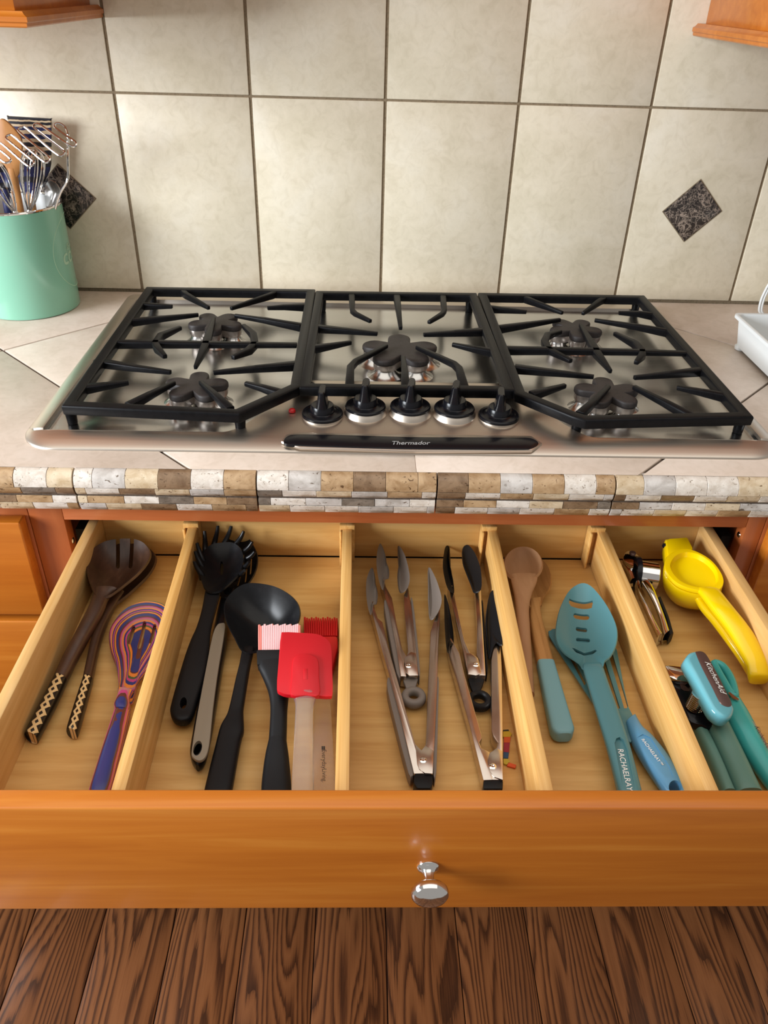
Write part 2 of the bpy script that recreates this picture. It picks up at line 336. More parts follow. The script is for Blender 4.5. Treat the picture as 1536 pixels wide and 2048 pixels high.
# ================================================================ the setting
YW = .6211; TWD = .2142; TX0 = -.4526; H1 = .3170; FLOOR = -.914
wall = struct('wall_back', MB().box(-1.3, 1.3, YW + .0025, YW + .10, -.02, .72), M['grout'])
tm = None
for r in range(2):
    for k in range(-4, 8):
        x, z = TX0 + k * TWD, r * H1
        if tm is None:
            t0 = obj('wall_tile', MB().box(.0024, TWD - .0024, 0, .010, .0024, H1 - .0024), M['tile'], wall, bevel=.0012, seg=2); tm = t0.data; t = t0
        else: t = bpy.data.objects.new('wall_tile', tm); COL.objects.link(t); t.parent = wall
        t.location = (x, YW, z + (.0015 if r == 0 else 0))
for px in (((1326, 423), (1401, 360), (1442, 422), (1368, 482)), ((116, 329), (191, 397), (141, 456), (66, 388))):
    P = [WY(*p, YW) for p in px]; c = sum(P) / 4
    obj('tile_border', MB().extr([c + (p - c) * 1.035 + (0, -.0008, 0) for p in P], (0, .004, 0)), M['grout'], wall)
    obj('accent_tile', MB().extr([p + (0, -.0020, 0) for p in P], (0, .006, 0)), M['marble'], wall, bevel=.0008)
floor = struct('floor', MB().box(-1.4, 1.4, -1.3, .9, FLOOR - .03, FLOOR - .004), M['dark'])
pm = None
for k in range(-11, 11):
    if pm is None:
        p = obj('floor_plank', MB().box(.0007, .1240, -1.3, .9, -.012, 0), M['oak'], floor, bevel=.0015); pm = p.data
    else: p = bpy.data.objects.new('floor_plank', pm); COL.objects.link(p); p.parent = floor
    p.location = (-.0022 + k * .1247, 0, FLOOR)

# ---- countertop: slab, diagonal tiles, mosaic edge
ct = thing('countertop', 'beige diagonal tiled countertop with a stone mosaic front edge, around the cooktop', 'countertop', (0, .3, 0))
obj('slab', MB().box(-1.25, 1.25, .004, YW, -.045, -.0022), M['cgrout'], ct)
def clip(poly, a, b, c):      # keep a*x+b*y <= c
    out = []
    for i in range(len(poly)):
        p, q = poly[i], poly[(i + 1) % len(poly)]; dp, dq = a * p[0] + b * p[1] - c, a * q[0] + b * q[1] - c
        if dp <= 0: out.append(p)
        if dp * dq < 0: t = dp / (dp - dq); out.append((p[0] + (q[0] - p[0]) * t, p[1] + (q[1] - p[1]) * t))
    return out
g = .0017 * 1.414
for s1 in (0, 1):
    for s2 in (0, 1):
        for side in (-1, 1):
            A, B = (-.2545, -.935) if side < 0 else (-.271, -.960)      # mirrored lines: side*x measured outwards
            poly = [(-1.22, .0015), (.0083, .0015), (.0083, YW - .004), (-1.22, YW - .004)]
            poly = clip(poly, -1, -1, -(A + g)) if s1 == 0 else clip(poly, 1, 1, A - g)
            poly = clip(poly, -1, 1, -(B + g)) if s2 == 0 else clip(poly, 1, -1, B - g)
            if side > 0: poly = [(-x if x < .008 else -x + .0166, y) for x, y in poly]
            if len(poly) > 2: obj('counter_tile', MB().extr([(x, y, -.010) for x, y in poly], (0, 0, .010)), M['ctile'], ct, bevel=.0010)
PROF = [[(.0008, -.0004), (-.0045, -.0012), (-.0092, -.0042), (-.0124, -.0088), (-.0138, -.0145), (-.0138, -.0185)], [(-.0136, -.0190), (-.0128, -.0246), (-.0106, -.0288)],
        [(-.0096, -.0318), (-.0104, -.0360), (-.0102, -.0412)], [(-.0101, -.0417), (-.0088, -.0470), (-.0060, -.0530)]]
xs0 = [WY(u, 962, -.012)[0] for u in (145, 515, 875, 1235)]; sg = (xs0[3] - xs0[0]) / 3
rs = random.Random(5)
def prof_piece(x0, x1, pf, d=.006):
    pts = [(y, z) for y, z in pf]; cy = .012; back = [(pts[-1][0] + d + .004, pts[-1][1]), (pts[0][0] + d + .004, pts[0][1] - .002)]
    R = pts + back; return MB().rings([[(x, y, z) for y, z in R] for x in (x0, x1)])
for i in range(-3, 7):
    xa, xb = xs0[0] + i * sg + .0009, xs0[0] + (i + 1) * sg - .0009
    full = [q for p in PROF for q in p]; R = [(y + .0012, z) for y, z in full] + [(.006, -.0525), (.006, -.002)]
    e = obj('edge_trim', MB().rings([[(x, y, z) for y, z in R] for x in (xa + .0004, xb - .0004)]), M['cgrout'], ct)
    last = None
    for r, pf in enumerate(PROF):
        x = xa - rs.random() * .03
        while x < xb:
            wd_ = .0375 if r == 0 else .0385 + .004 * rs.random(); a, b = max(x, xa), min(x + wd_ - .0004, xb); x += wd_
            if b - a < .003: continue
            ch = rs.choices(range(6), (38, 15, 17, 16, 9, 14))[0]
            if ch == last: ch = rs.choices(range(6), (34, 17, 18, 16, 10, 15))[0]
            last = ch; dy = rs.uniform(-.0003, .0003)
            obj('mosaic_stone', prof_piece(a, b, [(y + dy, z) for y, z in pf]), STONE[ch], e, bevel=.0003, seg=1, ang=60)

# ---- base cabinets
bc = thing('base_cabinet', 'amber maple base cabinet under the cooktop with its wide utensil drawer pulled open', 'cabinet', (0, .3, FLOOR))
obj('frame_rail', MB().box(-.421, .4305, .020, .040, -.0865, -.030), M['railw'], bc, bevel=.0008)
obj('frame_stile', MB().box(-.4625, -.4212, .020, .040, FLOOR + .1, -.030), M['frame'], bc, bevel=.001)
obj('frame_stile', MB().box(.4307, .4535, .020, .040, FLOOR + .1, -.030), M['frame'], bc, bevel=.001)
obj('lower_panel', MB().box(-.421, .4305, .022, .040, FLOOR + .1, -.2420), M['frame'], bc)
for x0, x1 in ((-.4625, -.445), (.440, .4535)): obj('side_panel', MB().box(x0, x1, .040, .60, FLOOR + .1, -.046), M['frame'], bc)
obj('cavity_back', MB().box(-.445, .44, .58, .60, FLOOR + .1, -.046), M['dark'], bc)
obj('toe_kick', MB().box(-.46, .45, .09, .105, FLOOR + .0005, FLOOR + .1), M['dark'], bc)
for x, y, z, ax, l_ in ((.4308, .030, -.1045, -1, 'chrome'), (-.4213, .032, -.1265, 1, 'chrome')):
    obj('slide_screw', MB().lathe((x, y, z), [(.0004, .0016), (.0018, .0016), (.0035, .0009), (.0042, 0)], 14, (ax, 0, 0)), M[l_], bc)
obj('slide_rail', MB().box(-.421, -.408, .045, .50, -.150, -.118), M['dark'], bc)
obj('slide_rail', MB().box(.418, .4305, .045, .50, -.150, -.118), M['dark'], bc)
FY = -.3766; FO = -.395; ZT = -.0785; ZB = -.2245; DF = -.162; BT = -.100
dr = obj('drawer', MB().box(-.436, .446, FO, FY, ZB, ZT), M['cab'], bc, bevel=.0022, seg=3)
obj('side_board', MB().box(-.3990, -.3865, FY, .062, -.185, BT), M['side'], dr, bevel=.0012)
obj('side_board', MB().box(.3870, .3995, FY, .062, -.185, BT), M['side'], dr, bevel=.0012)
obj('back_board', MB().box(-.3865, .3870, .050, .062, DF + .0012, BT), M['box'], dr, bevel=.0008)
obj('bottom_board', MB().box(-.3865, .3870, FY, .0488, DF - .006, DF), M['box'], dr)
kb = WY(857, 1735, FO); kc = np.array([kb[0] - .0005, FO, kb[2] + .001])
obj('knob', MB().lathe(kc, [(.0002, 0), (.0090, 0), (.0094, .0010), (.0086, .0024), (.0078, .0030), (.0062, .0042), (.0046, .0070), (.0042, .0115), (.0050, .0150), (.0088, .0172), (.0136, .0190), (.0152, .0210), (.0157, .0240), (.0150, .0272), (.0128, .0298), (.0086, .0314), (.0002, .0322)], 40, (0, -1, 0), 1.03, .94), M['chrome'], dr)
lc = thing('base_cabinet', 'amber maple base cabinet at far left with closed drawer fronts', 'cabinet', (-.70, .3, FLOOR))
obj('frame_stile', MB().box(-.4975, -.4632, .020, .040, FLOOR + .1, -.030), M['frame'], lc, bevel=.001)
obj('carcass', MB().box(-.95, -.4632, .040, .60, FLOOR + .1, -.046), M['frame'], lc)
obj('frame_rail', MB().box(-.95, -.4975, .020, .040, FLOOR + .1, -.030), M['railw'], lc)
for z0, z1 in ((-.2245, -.0785), (-.4200, -.2358), (-.80, -.4315)): obj('drawer_front', MB().box(-.94, -.4665, 0, .019, z0, z1), M['cab'], lc, bevel=.0022, seg=3)
rc = thing('base_cabinet', 'reddish maple base cabinet at far right, only its stile and closed front showing', 'cabinet', (.70, .3, FLOOR))
obj('frame_stile', MB().box(.4540, .500, .020, .040, FLOOR + .1, -.030), M['frame'], rc, bevel=.001)
obj('carcass', MB().box(.4540, .95, .040, .60, FLOOR + .1, -.046), M['frame'], rc)
obj('frame_rail', MB().box(.500, .95, .020, .040, FLOOR + .1, -.030), M['railw'], rc)
for z0, z1 in ((-.2245, -.0785), (-.80, -.2358)): obj('drawer_front', MB().box(.4570, .94, 0, .019, z0, z1), M['cab'], rc, bevel=.0022, seg=3)

# ---- upper cabinets, each with a moulding around its foot
def upper(sx, label, x_in, x_out, yf, ym):
    t = thing('wall_cabinet', label, 'cabinet', (sx * (x_in + x_out) / 2, YW, .4325))
    X = sorted((sx * x_in, sx * x_out)); obj('body', MB().box(X[0], X[1], yf, YW - .0008, .4315, 1.0), M['cab'], t, bevel=.001)
    F_ = sorted((sx * (x_in + .030), sx * (x_out - .01))); obj('door', MB().box(F_[0], F_[1], yf - .019, yf - .0003, .452, .99), M['cab'], t, bevel=.002)
    pr = [(0, .4180), (.0150, .4180), (.0165, .4195), (.0165, .4225), (.0185, .4240), (.0185, .4290), (.0150, .4310), (.0120, .4345), (0, .4345)]
    xi = sx * x_in
    obj('side_moulding', MB().rings([[(xi - sx * d, YW - .0010, z) for d, z in pr], [(xi - sx * d, yf - d, z) for d, z in pr]]), M['cab'], t)
    obj('front_moulding', MB().rings([[(xi - sx * d, yf - d, z) for d, z in pr], [(sx * x_out, yf - d, z) for d, z in pr]]), M['cab'], t)
    obj('bottom_shelf', MB().box(X[0], X[1], yf, YW - .0012, .4190, .4314), M['frame'], t)
upper(-1, 'amber maple wall cabinet in the top left corner above the mint crock', .4685, 1.0, .316, 0)
upper(1, 'amber maple wall cabinet in the top right corner above the white tray', .4625, 1.0, .285, 0)

struct('added_soffit', MB().box(-.46, .46, .27, YW - .001, .70, .78), M['cab'])      # unseen wooden soffit over the cooktop, added for the steel to reflect brown

# ================================================================ cooktop
ck = thing('cooktop', 'stainless steel gas cooktop with five star burners and black knobs', 'cooktop', (0, .31, 0))
def sm(a, b, x): t = np.clip((x - a) / (b - a), 0, 1); return t * t * (3 - 2 * t)
def yb(x):
    x = abs(x - .004); return .0735 + (.2025 - .0735) * (1 - smooth01(.125, .232, x)) - .012 * smooth01(.10, .135, x) * (1 - smooth01(.135, .2, x)) * 0
def ctop():
    xs = [-.469, -.4688, -.4675, -.465, -.461, -.456, -.451, -.447, -.4455, -.4442, -.443, -.4415, -.439] + list(np.linspace(-.436, .436, 146)) + [.439, .4415, .443, .4442, .4455, .447, .451, .456, .461, .465, .4675, .4688, .469]
    HX, YB = .469, .582; V = []; PR = []
    def rim(x, y):       # convex front lip, then the gently rising control panel
        e = 1 - smooth01(.14, .25, abs(x - .004)); s_ = min(1, max(0, (y - .0408) / .040)); return .002 + .0098 * math.sin(s_ * math.pi / 2) ** .8 + e * max(0, y - .070) * .088
    for x in xs:
        ax = abs(x); r = .045; yf = .0405
        if ax > HX - r: yf += (r - math.sqrt(max(0, r * r - (ax - HX + r) ** 2))) * .95
        r2 = .02; yk = YB - (r2 - math.sqrt(max(0, r2 * r2 - (max(0, ax - HX + r2)) ** 2)))
        sk = .0118 * math.sqrt(max(0, 1 - max(0, (ax - .446) / .023) ** 2)); y1 = max(yb(x), yf + .02); pan = ax < .443; pw = smooth01(.4442, .4415, ax) if False else (1 - smooth01(.4415, .4445, ax))
        rows = []
        for d, z in ((0, 0), (.0003, .0016), (.0010, None), (.003, None), (.007, None), (.013, None)): rows.append((yf + d, rim(x, .0405 + d) if z is None else z))
        for q in np.linspace(0, 1, 15)[1:]: y = yf + .013 + (y1 - yf - .013) * q; rows.append((y, rim(x, max(.0405 + y - yf, y - .02))))
        rows[-1] = (y1, rows[-1][1] - .0012); rows[-2] = (y1 - .0025, rows[-2][1])
        ys = .548; edge = .0085
        for q in (.0015, .0035, .010, .02, .03, .04, .05, .06, .08): rows.append((y1 + q, None))
        for q in np.linspace(0, 1, 28)[1:-1]: rows.append((y1 + .08 + (ys - .08 - y1 - .08) * q, None))
        for q in (.08, .06, .05, .04, .03, .02, .010, .0035, .0015): rows.append((ys - q, None))
        rows += [(ys, .0105), (ys + .003, .0118), (yk - .012, .0116), (yk - .006, .0098), (yk - .002, .007), (yk, 0)]
        col = []
        for (y, z) in rows:
            if z is None:
                dist = min(y - y1, ys - y, .4435 - ax); base = .0046 - .0024 * smooth01(.022, .050, dist)
                if dist < .002: base = .0044
                z = base * pw + (1 - pw) * .0118
            col.append((x, y, min(z, sk) if ax > .446 else z))
        V.append(col); PR.append((ax < .4438, [z is None for y, z in rows]))
    mb = MB(); mp = MB(); n = len(V[0]); mb.v = [p for c in V for p in c]; mp.v = list(mb.v)
    for i in range(len(V) - 1):
        for j in range(n - 1):
            pan = PR[i][0] and PR[i + 1][0] and PR[i][1][j] and PR[i][1][j + 1] and j > 10
            (mp if pan else mb).f.append((i * n + j, (i + 1) * n + j, (i + 1) * n + j + 1, i * n + j + 1))
    mb.f.append(tuple([i * n for i in range(len(V))][::-1]) + tuple(i * n + n - 1 for i in range(len(V))))
    for m in (mb, mp):
        us = sorted({k for f in m.f for k in f}); ix = {k: a for a, k in enumerate(us)}; m.v = [m.v[k] for k in us]; m.f = [tuple(ix[k] for k in f) for f in m.f]
    return mb, mp
cb_, cp_ = ctop()
obj('drip_pan', cp_, M['steel'], ck)
obj('steel_body', cb_, M['body'], ck)
# black glass strip with its print
z4 = zc(0, 0, 1); SP = plane3((600, 870, .0138), (1030, 872, .0138), (820, 897, .0106))
st = [(567, 882), (575, 872), (600, 868.5), (700, 870), (820, 873.5), (940, 874), (1030, 874.5), (1062, 876), (1077, 886), (1062, 896), (1030, 898), (820, 897), (640, 892), (590, 889.5), (573, 888)]
obj('strip_frame', MB().extr([W(*p, (SP[0] - SP[1] * .0012, SP[1])) for p in [(562, 882), (573, 868), (600, 864.5), (820, 868.5), (1062, 871), (1085, 886), (1064, 900), (820, 901), (600, 895)]], (0, 0, -.004)), M['body'], ck, bevel=.0010)
sp = obj('vent_strip', MB().extr(spline([W(*p, SP) for p in st], 4), (0, 0, -.004)), M['blk'], ck, bevel=.0007)
text('lettering', 'Thermador', sp, M['greytext'], (785, 889.5), (861, 889.5), SP, .28, .012, lift=.0004)
ic = W(584, 821, .0182); obj('indicator_light', MB().lathe(ic + (0, 0, -.0015), [(.0045, 0), (.0045, .002), (.0036, .0035), (.0018, .0043), (.0002, .0045)], 20), M['red_lamp'], ck)
for i, (u, v, h, tw) in enumerate(((645, 822, .0150, .03), (731, 808, .0200, .10), (821, 808, .0205, .12), (909, 812, .0200, .20), (998, 826, .0150, .14))):
    c = W(u, v, h + .006) - (0, 0, .006); rm = .0275
    obj('knob_collar', MB().lathe(c - (0, 0, .006), [(rm + .003, -.003), (rm + .0015, .001), (rm - .001, .005), (.0250, .0072), (.02, .0075), (.0002, .0075)] if 0 < i < 4 else [(.0268, .002), (.0262, .0070), (.02, .0075), (.0002, .0075)], 40), M['body'], ck)
    k = obj('knob', MB().lathe(c + (0, 0, .0017), [(.0262, 0), (.0262, .0022), (.0250, .0035), (.0210, .0040), (.0203, .0033), (.0172, .0034), (.0156, .0046), (.0148, .0120), (.0136, .0136), (.0002, .0138)], 40), M['blk'], ck)
    a = math.pi / 2 - tw; dx, dy = math.cos(a), math.sin(a); px, py = -dy, dx; b = c + (0, 0, .0150)
    def sec(z, l, w, sh): return sect(b + np.array([0, 0, z]) + np.array([dx, dy, 0]) * sh, np.array([dx, dy, 0]) * l, np.array([px, py, 0]) * w, 3.2, 20)
    obj('grip_fin', MB().rings([sec(0, .0155, .0082, 0), sec(.004, .0152, .0070, 0), sec(.010, .0148, .0058, 0), sec(.0175, .0140, .0048, 0), sec(.0208, .0134, .0044, 0), sec(.0218, .0122, .0034, 0)]), M['blk'], k)
# burners
def star(c, R, rn, wl, rot, z, n=5):
    out = []
    for i in range(n):
        a = rot + 2 * math.pi * i / n; d = np.array([math.cos(a), math.sin(a)]); p = np.array([-d[1], d[0]])
        for t in np.linspace(-math.pi / 2, math.pi / 2, 9): q = np.array(c[:2]) + d * (R - wl + wl * math.cos(t)) + p * wl * math.sin(t); out.append((q[0], q[1], z))
        m = a + math.pi / n; q = np.array(c[:2]) + rn * np.array([math.cos(m), math.sin(m)]); out.append((q[0], q[1], z))
    return out
for u, v, R, rot in ((392, 775, .0425, 90), (432, 648, .0425, -90), (800, 702, .0570, 90), (1149, 660, .0425, -90), (1216, 787, .0450, 90)):
    c = W(u, v, .027); rot = math.radians(rot); s_ = R / .0425; rn, wl = .0200 * s_, .0125 * s_
    def S(k, z): return star(c, R * k, rn * k, wl * k, rot, z)
    b = obj('burner', MB().rings([S(.93, .0125), S(.97, .016), S(.97, .0225)]), M['alu'], ck)
    obj('burner_cap', MB().rings([S(.95, .0226), S(.95, .0240), S(1.0, .0246), S(1.0, .0292), S(.975, .0310), S(.93, .0318), S(.80, .0321)]), M['cap'], b)
    for i in range(5):
        a = rot + 2 * math.pi * i / 5; q = (c[0] + (R - wl) * .93 * math.cos(a), c[1] + (R - wl) * .93 * math.sin(a), .0022)
        obj('pedestal', MB().lathe(q, [(.0195 * s_, 0), (.0165 * s_, .002), (.0125 * s_, .006), (.0105 * s_, .0105)], 20), M['steel'], b)

# ---- the three cast grates, top at GZ, lift off the cooktop
GZ = .0405
def grate(label, fn, frame, fw, fingers, legs, org):
    t = thing('burner_grate', label, 'grate', org, 'cast iron grates on the cooktop')
    P = [W(*fn(*p), GZ) for p in frame]; n = len(P); mb = MB(); m = []
    # frame: mitred closed bar
    R = []
    for i in range(n):
        a, b, c = P[i - 1], P[i], P[(i + 1) % n]; d1 = (b - a)[:2] / np.linalg.norm((b - a)[:2]); d2 = (c - b)[:2] / np.linalg.norm((c - b)[:2])
        n1 = np.array([-d1[1], d1[0]]); n2 = np.array([-d2[1], d2[0]]); mi = (n1 + n2) / (1 + n1 @ n2); mi = np.array([mi[0], mi[1], 0])
        w = fw; R.append([b + mi * w + (0, 0, -.0018), b + mi * w * .8, b - mi * w * .8, b - mi * w + (0, 0, -.0018), b - mi * w * .9 + (0, 0, -.013), b + mi * w * .9 + (0, 0, -.013)])
    obj('frame', MB().rings(R, close=True), M['grate'], t, bevel=.0012, seg=2, ang=40)
    for f in fingers:
        pts, w0, w1 = f; Q = [W(*fn(*p), GZ - .0006) for p in pts]; k = len(Q)
        L = [0]; [L.append(L[-1] + np.linalg.norm(Q[i + 1] - Q[i])) for i in range(k - 1)]
        S_ = []
        for i in range(k):
            q = L[i] / L[-1]; w = w0 + (w1 - w0) * q if w0 >= 0 else (-w0 if 0 < i < k - 1 else w1); h = .0115 * (1 - .5 * q) if w0 >= 0 else (.010 if 0 < i < k - 1 else .006)
            S_.append((w, h / 2, h))
        tt = [(Q[min(i + 1, k - 1)] - Q[max(i - 1, 0)]) for i in range(k)]; R = []
        for i in range(k):
            d = tt[i][:2] / np.linalg.norm(tt[i][:2]); sd = np.array([-d[1], d[0], 0]); w, _, h = S_[i]; q = Q[i]
            R.append([q + sd * w + (0, 0, -.0012), q + sd * w * .7, q - sd * w * .7, q - sd * w + (0, 0, -.0012), q - sd * w * .85 + (0, 0, -h), q + sd * w * .85 + (0, 0, -h)])
        obj('grate_finger', MB().rings(R), M['grate'], t, bevel=.0009, seg=2, ang=40)
    for p in legs:
        q = W(*fn(*p), GZ - .011); z0 = .0048
        obj('leg', MB().lathe((q[0], q[1], z0), [(.0055, 0), (.0062, .001), (.0064, .008), (.0078, GZ - .011 - z0 + .002)], 16), M['grate'], t)
    return t
fw = .0075
grate('black iron grate at the left of the cooktop, chamfered at its right front corner', zc(60, 550, 2.56),
      [(612, 66), (1438, 78), (1362, 562), (1062, 697), (198, 655)], fw,
      [([(780, 72), (800, 90), (915, 160)], .0050, .0028), ([(1262, 76), (1235, 90), (1028, 163)], .0050, .0028), ([(560, 142), (650, 147), (728, 153)], .0055, .0030), ([(490, 228), (680, 210), (862, 195)], .0060, .0030),
       ([(1408, 148), (1300, 152), (1215, 161)], .0055, .0028), ([(1390, 250), (1200, 219), (1048, 199)], .0060, .0030), ([(400, 335), (620, 337), (1000, 344), (1366, 350)], .0058, .0058),
       ([(942, 213), (908, 318), (895, 352), (845, 463)], -.0062, .0024), ([(770, 260), (668, 298), (640, 340), (650, 362), (690, 408)], -.0056, .0035), ([(1092, 250), (1142, 292), (1150, 340), (1120, 372), (1038, 413)], -.0056, .0035),
       ([(335, 428), (540, 462), (720, 488)], .0066, .0030), ([(1362, 445), (1150, 466), (938, 490)], .0066, .0030), ([(262, 566), (390, 552), (504, 540)], .0066, .0034), ([(500, 655), (620, 596), (738, 541)], .0058, .0034),
       ([(1025, 675), (950, 604), (873, 539)], .0058, .0032), ([(1290, 592), (1190, 564), (1102, 545)], .0064, .0034)],
      [(200, 668), (1072, 712), (622, 80), (1432, 95)], (-.28, .3, .0085))
grate('black iron grate in the middle behind the knobs', zc(540, 550, 2.743), [(272, 92), (1115, 103), (1312, 618), (190, 603)], .0070,
      [([(448, 92), (452, 185), (470, 202), (552, 244)], .0058, .0030), ([(694, 92), (706, 190), (717, 283)], .0064, .0030), ([(948, 95), (957, 185), (945, 203), (872, 250)], .0058, .0030), ([(228, 272), (420, 293), (590, 313)], .0064, .0032),
       ([(1190, 292), (1010, 306), (843, 318)], .0064, .0032), ([(208, 392), (330, 376), (446, 360)], .0064, .0032), ([(1245, 412), (1120, 391), (1001, 371)], .0064, .0032), ([(436, 608), (442, 492), (470, 462), (640, 378)], .0062, .0034),
       ([(745, 612), (740, 530), (730, 442)], .0062, .0034), ([(1070, 615), (1038, 500), (1010, 475), (806, 385)], .0062, .0034)],
      [(285, 118), (1098, 122), (215, 606), (1290, 618)], (0, .33, .0085))
grate('black iron grate at the right of the cooktop with worn patches', zc(940, 550, 2.577), [(66, 97), (885, 110), (1425, 716), (600, 734), (540, 716), (258, 602)], fw,
      [([(288, 108), (310, 118), (478, 187)], .0050, .0028), ([(702, 108), (672, 122), (583, 190)], .0050, .0028), ([(100, 158), (190, 169), (293, 182)], .0055, .0030), ([(150, 262), (310, 242), (466, 222)], .0060, .0030),
       ([(950, 196), (870, 187), (768, 187)], .0055, .0030), ([(1030, 282), (850, 252), (644, 224)], .0060, .0030), ([(190, 370), (420, 374), (800, 384), (1150, 396)], .0058, .0058), ([(570, 247), (640, 362), (660, 395), (727, 487)], -.0062, .0024),
       ([(470, 282), (402, 298), (386, 330), (405, 370), (522, 434)], -.0056, .0035), ([(747, 292), (852, 340), (888, 382), (890, 402), (858, 442)], -.0056, .0035), ([(232, 464), (440, 490), (640, 515)], .0066, .0030),
       ([(1220, 476), (1030, 498), (848, 519)], .0066, .0030), ([(318, 603), (400, 582), (492, 560)], .0064, .0034), ([(1330, 612), (1200, 590), (1068, 569)], .0066, .0034), ([(568, 704), (640, 640), (716, 566)], .0060, .0034), ([(1160, 722), (1000, 640), (846, 567)], .0060, .0034)],
      [(560, 725), (1405, 722), (86, 112), (862, 125)], (.28, .3, .0085))
# ================================================================ drawer dividers
F = DF
for xn, xf, dx, lb in ((-.2606, -.2685, -.002, 'bamboo drawer divider beside the carved dark wood spoons'), (-.0697, -.0730, 0, 'bamboo drawer divider right of the red brush and spatula'),
                       (.1074, .1128, -.004, 'bamboo drawer divider right of the black tipped tongs'), (.2534, .2549, -.006, 'bamboo drawer divider between the teal spoon and the garlic press')):
    t = thing('drawer_divider', lb, 'divider', (xn, -.17, F), 'bamboo drawer dividers'); w = .0062
    P = [(xn - w, FY + .003), (xn + w, FY + .003), (xf + w, .0372), (xf - w, .0372)]
    obj('board', MB().extr([(x, y, F + .0004) for x, y in P], (0, 0, .0566)), M['bamboo'], t, bevel=.0012)
    x = xf + dx
    obj('end_post', MB().box(x - .0095, x + .0095, .0395, .0494, F + .0004, BT + .0005), M['bamboo'], t, bevel=.0008)
    obj('post_lip', MB().box(x - .0095, x + .0095, .0335, .0398, BT - .0065, BT + .0003), M['bamboo'], t, bevel=.0006)
    obj('post_cheek', MB().box(x - .0098, x - .0068 - .0004, .0290, .0398, F + .0004, BT - .0062), M['bamboo'], t, bevel=.0005)

c1 = zc(0, 1020, 3.413); c2 = zc(300, 1020, 3.531); c3 = zc(680, 1020, 3.532); c4 = zc(960, 1020, 3.531); c5 = zc(1180, 1020, 3.531)
c6 = zc(370, 1030, 5.908); c7 = zc(1220, 1060, 6.4); c8 = zc(1320, 1280, 6.606)
def pl3(fn, a, b, c): return plane3(*[(*fn(p[0], p[1]), p[2]) for p in (a, b, c)])
def nrm(pl): return pl[1] if isinstance(pl, tuple) else np.array([0, 0, 1.])
def low(pl, d): return (pl[0] - pl[1] * d, pl[1]) if isinstance(pl, tuple) else pl - d
def trace(fn, pts, pl, n=0): P = [W(*fn(*p), pl) for p in pts]; return spline(P, n) if n else P
def plate(fn, pts, pl, th, n=0): return MB().extr(trace(fn, pts, pl, n), -nrm(pl) * th)
def cutter(fn, pts, pl, up=.02, dn=.03, n=0):
    def f(mb): P = trace(fn, pts, pl, n); m = nrm(pl); mb.extr([p + m * up for p in P], -m * (up + dn))
    return f
def ell(cx, cy, rx, ry, n=18, rot=0):
    c, s = math.cos(rot), math.sin(rot); return [(cx + rx * math.cos(t) * c - ry * math.sin(t) * s, cy + rx * math.cos(t) * s + ry * math.sin(t) * c) for t in [2 * math.pi * k / n for k in range(n)]]
def slot(x0, y0, x1, y1, w):
    dx, dy = x1 - x0, y1 - y0; l = math.hypot(dx, dy); ux, uy = dx / l, dy / l; o = []
    for a in np.linspace(90, 270, 6): a = math.radians(a); o.append((x0 + w * (math.cos(a) * ux - math.sin(a) * uy), y0 + w * (math.cos(a) * uy + math.sin(a) * ux)))
    for a in np.linspace(-90, 90, 6): a = math.radians(a); o.append((x1 + w * (math.cos(a) * ux - math.sin(a) * uy), y1 + w * (math.cos(a) * uy + math.sin(a) * ux)))
    return o
def TH(name, label, cat, fn, x, y, group=None): p = W(*fn(x, y), F); return thing(name, label, cat, p, group)

# ---- first compartment
def cuff(parent, st, fn):
    mb = MB().strip(fn, st, n=2.2, sides=18, dens=4); o = obj('handle_cuff', mb, M['zig'], parent)
    og = np.array(ORG[o.name]); a, b = st[0], st[-1]; L0 = (W(*fn(a[0], a[1]), a[4]) + W(*fn(a[2], a[3]), a[4])) / 2; L1 = (W(*fn(b[0], b[1]), b[4]) + W(*fn(b[2], b[3]), b[4])) / 2
    ax = L1 - L0; l = np.linalg.norm(ax); ax /= l; sd = np.cross(ax, (0, 0, 1)); hw = np.linalg.norm(W(*fn(a[0], a[1]), a[4]) - W(*fn(a[2], a[3]), a[4])) / 2; uv = o.data.uv_layers.new(name='UVMap')
    for lp in o.data.loops:
        p = np.array(o.data.vertices[lp.vertex_index].co) + og - L0; uv.data[lp.index].uv = (p @ ax / l, (p @ sd) / (2 * hw) + (.08 if fn is c1 else 0))
t = TH('salad_spoon', 'dark carved wooden spoon, its plain bowl lying under the slotted one', 'spoon', c1, 800, 900)
pl = pl3(c1, (900, 280, F + .018), (1000, 300, F + .018), (690, 650, F + .014))
obj('bowl', MB().bowl(trace(c1, [(740, 300), (800, 235), (900, 225), (1000, 250), (1058, 310), (1052, 370), (1010, 440), (930, 520), (850, 590), (770, 640), (705, 600), (690, 470), (700, 370)], pl, 3), .011, .005, nrm(pl)), M['walnut'], t)
obj('handle', MB().strip(c1, [(720, 560, 850, 560, F + .0135, .010), (665, 720, 760, 720, F + .0115, .013), (620, 900, 690, 900, F + .010, .015), (568, 1150, 634, 1160, F + .0095, .016)], dens=5), M['walnut'], t)
cuff(t, [(567, 1155, 635, 1165, F + .0095, .0164), (510, 1330, 590, 1335, F + .0095, .017), (457, 1500, 540, 1510, F + .0095, .017), (462, 1522, 530, 1532, F + .0095, .014)], c1)
t = TH('salad_fork', 'dark carved wooden slotted spoon with zigzag cuffed handle, leftmost in the drawer', 'spoon', c1, 500, 900)
pl = pl3(c1, (720, 210, F + .044), (1010, 260, F + .040), (700, 560, F + .034))
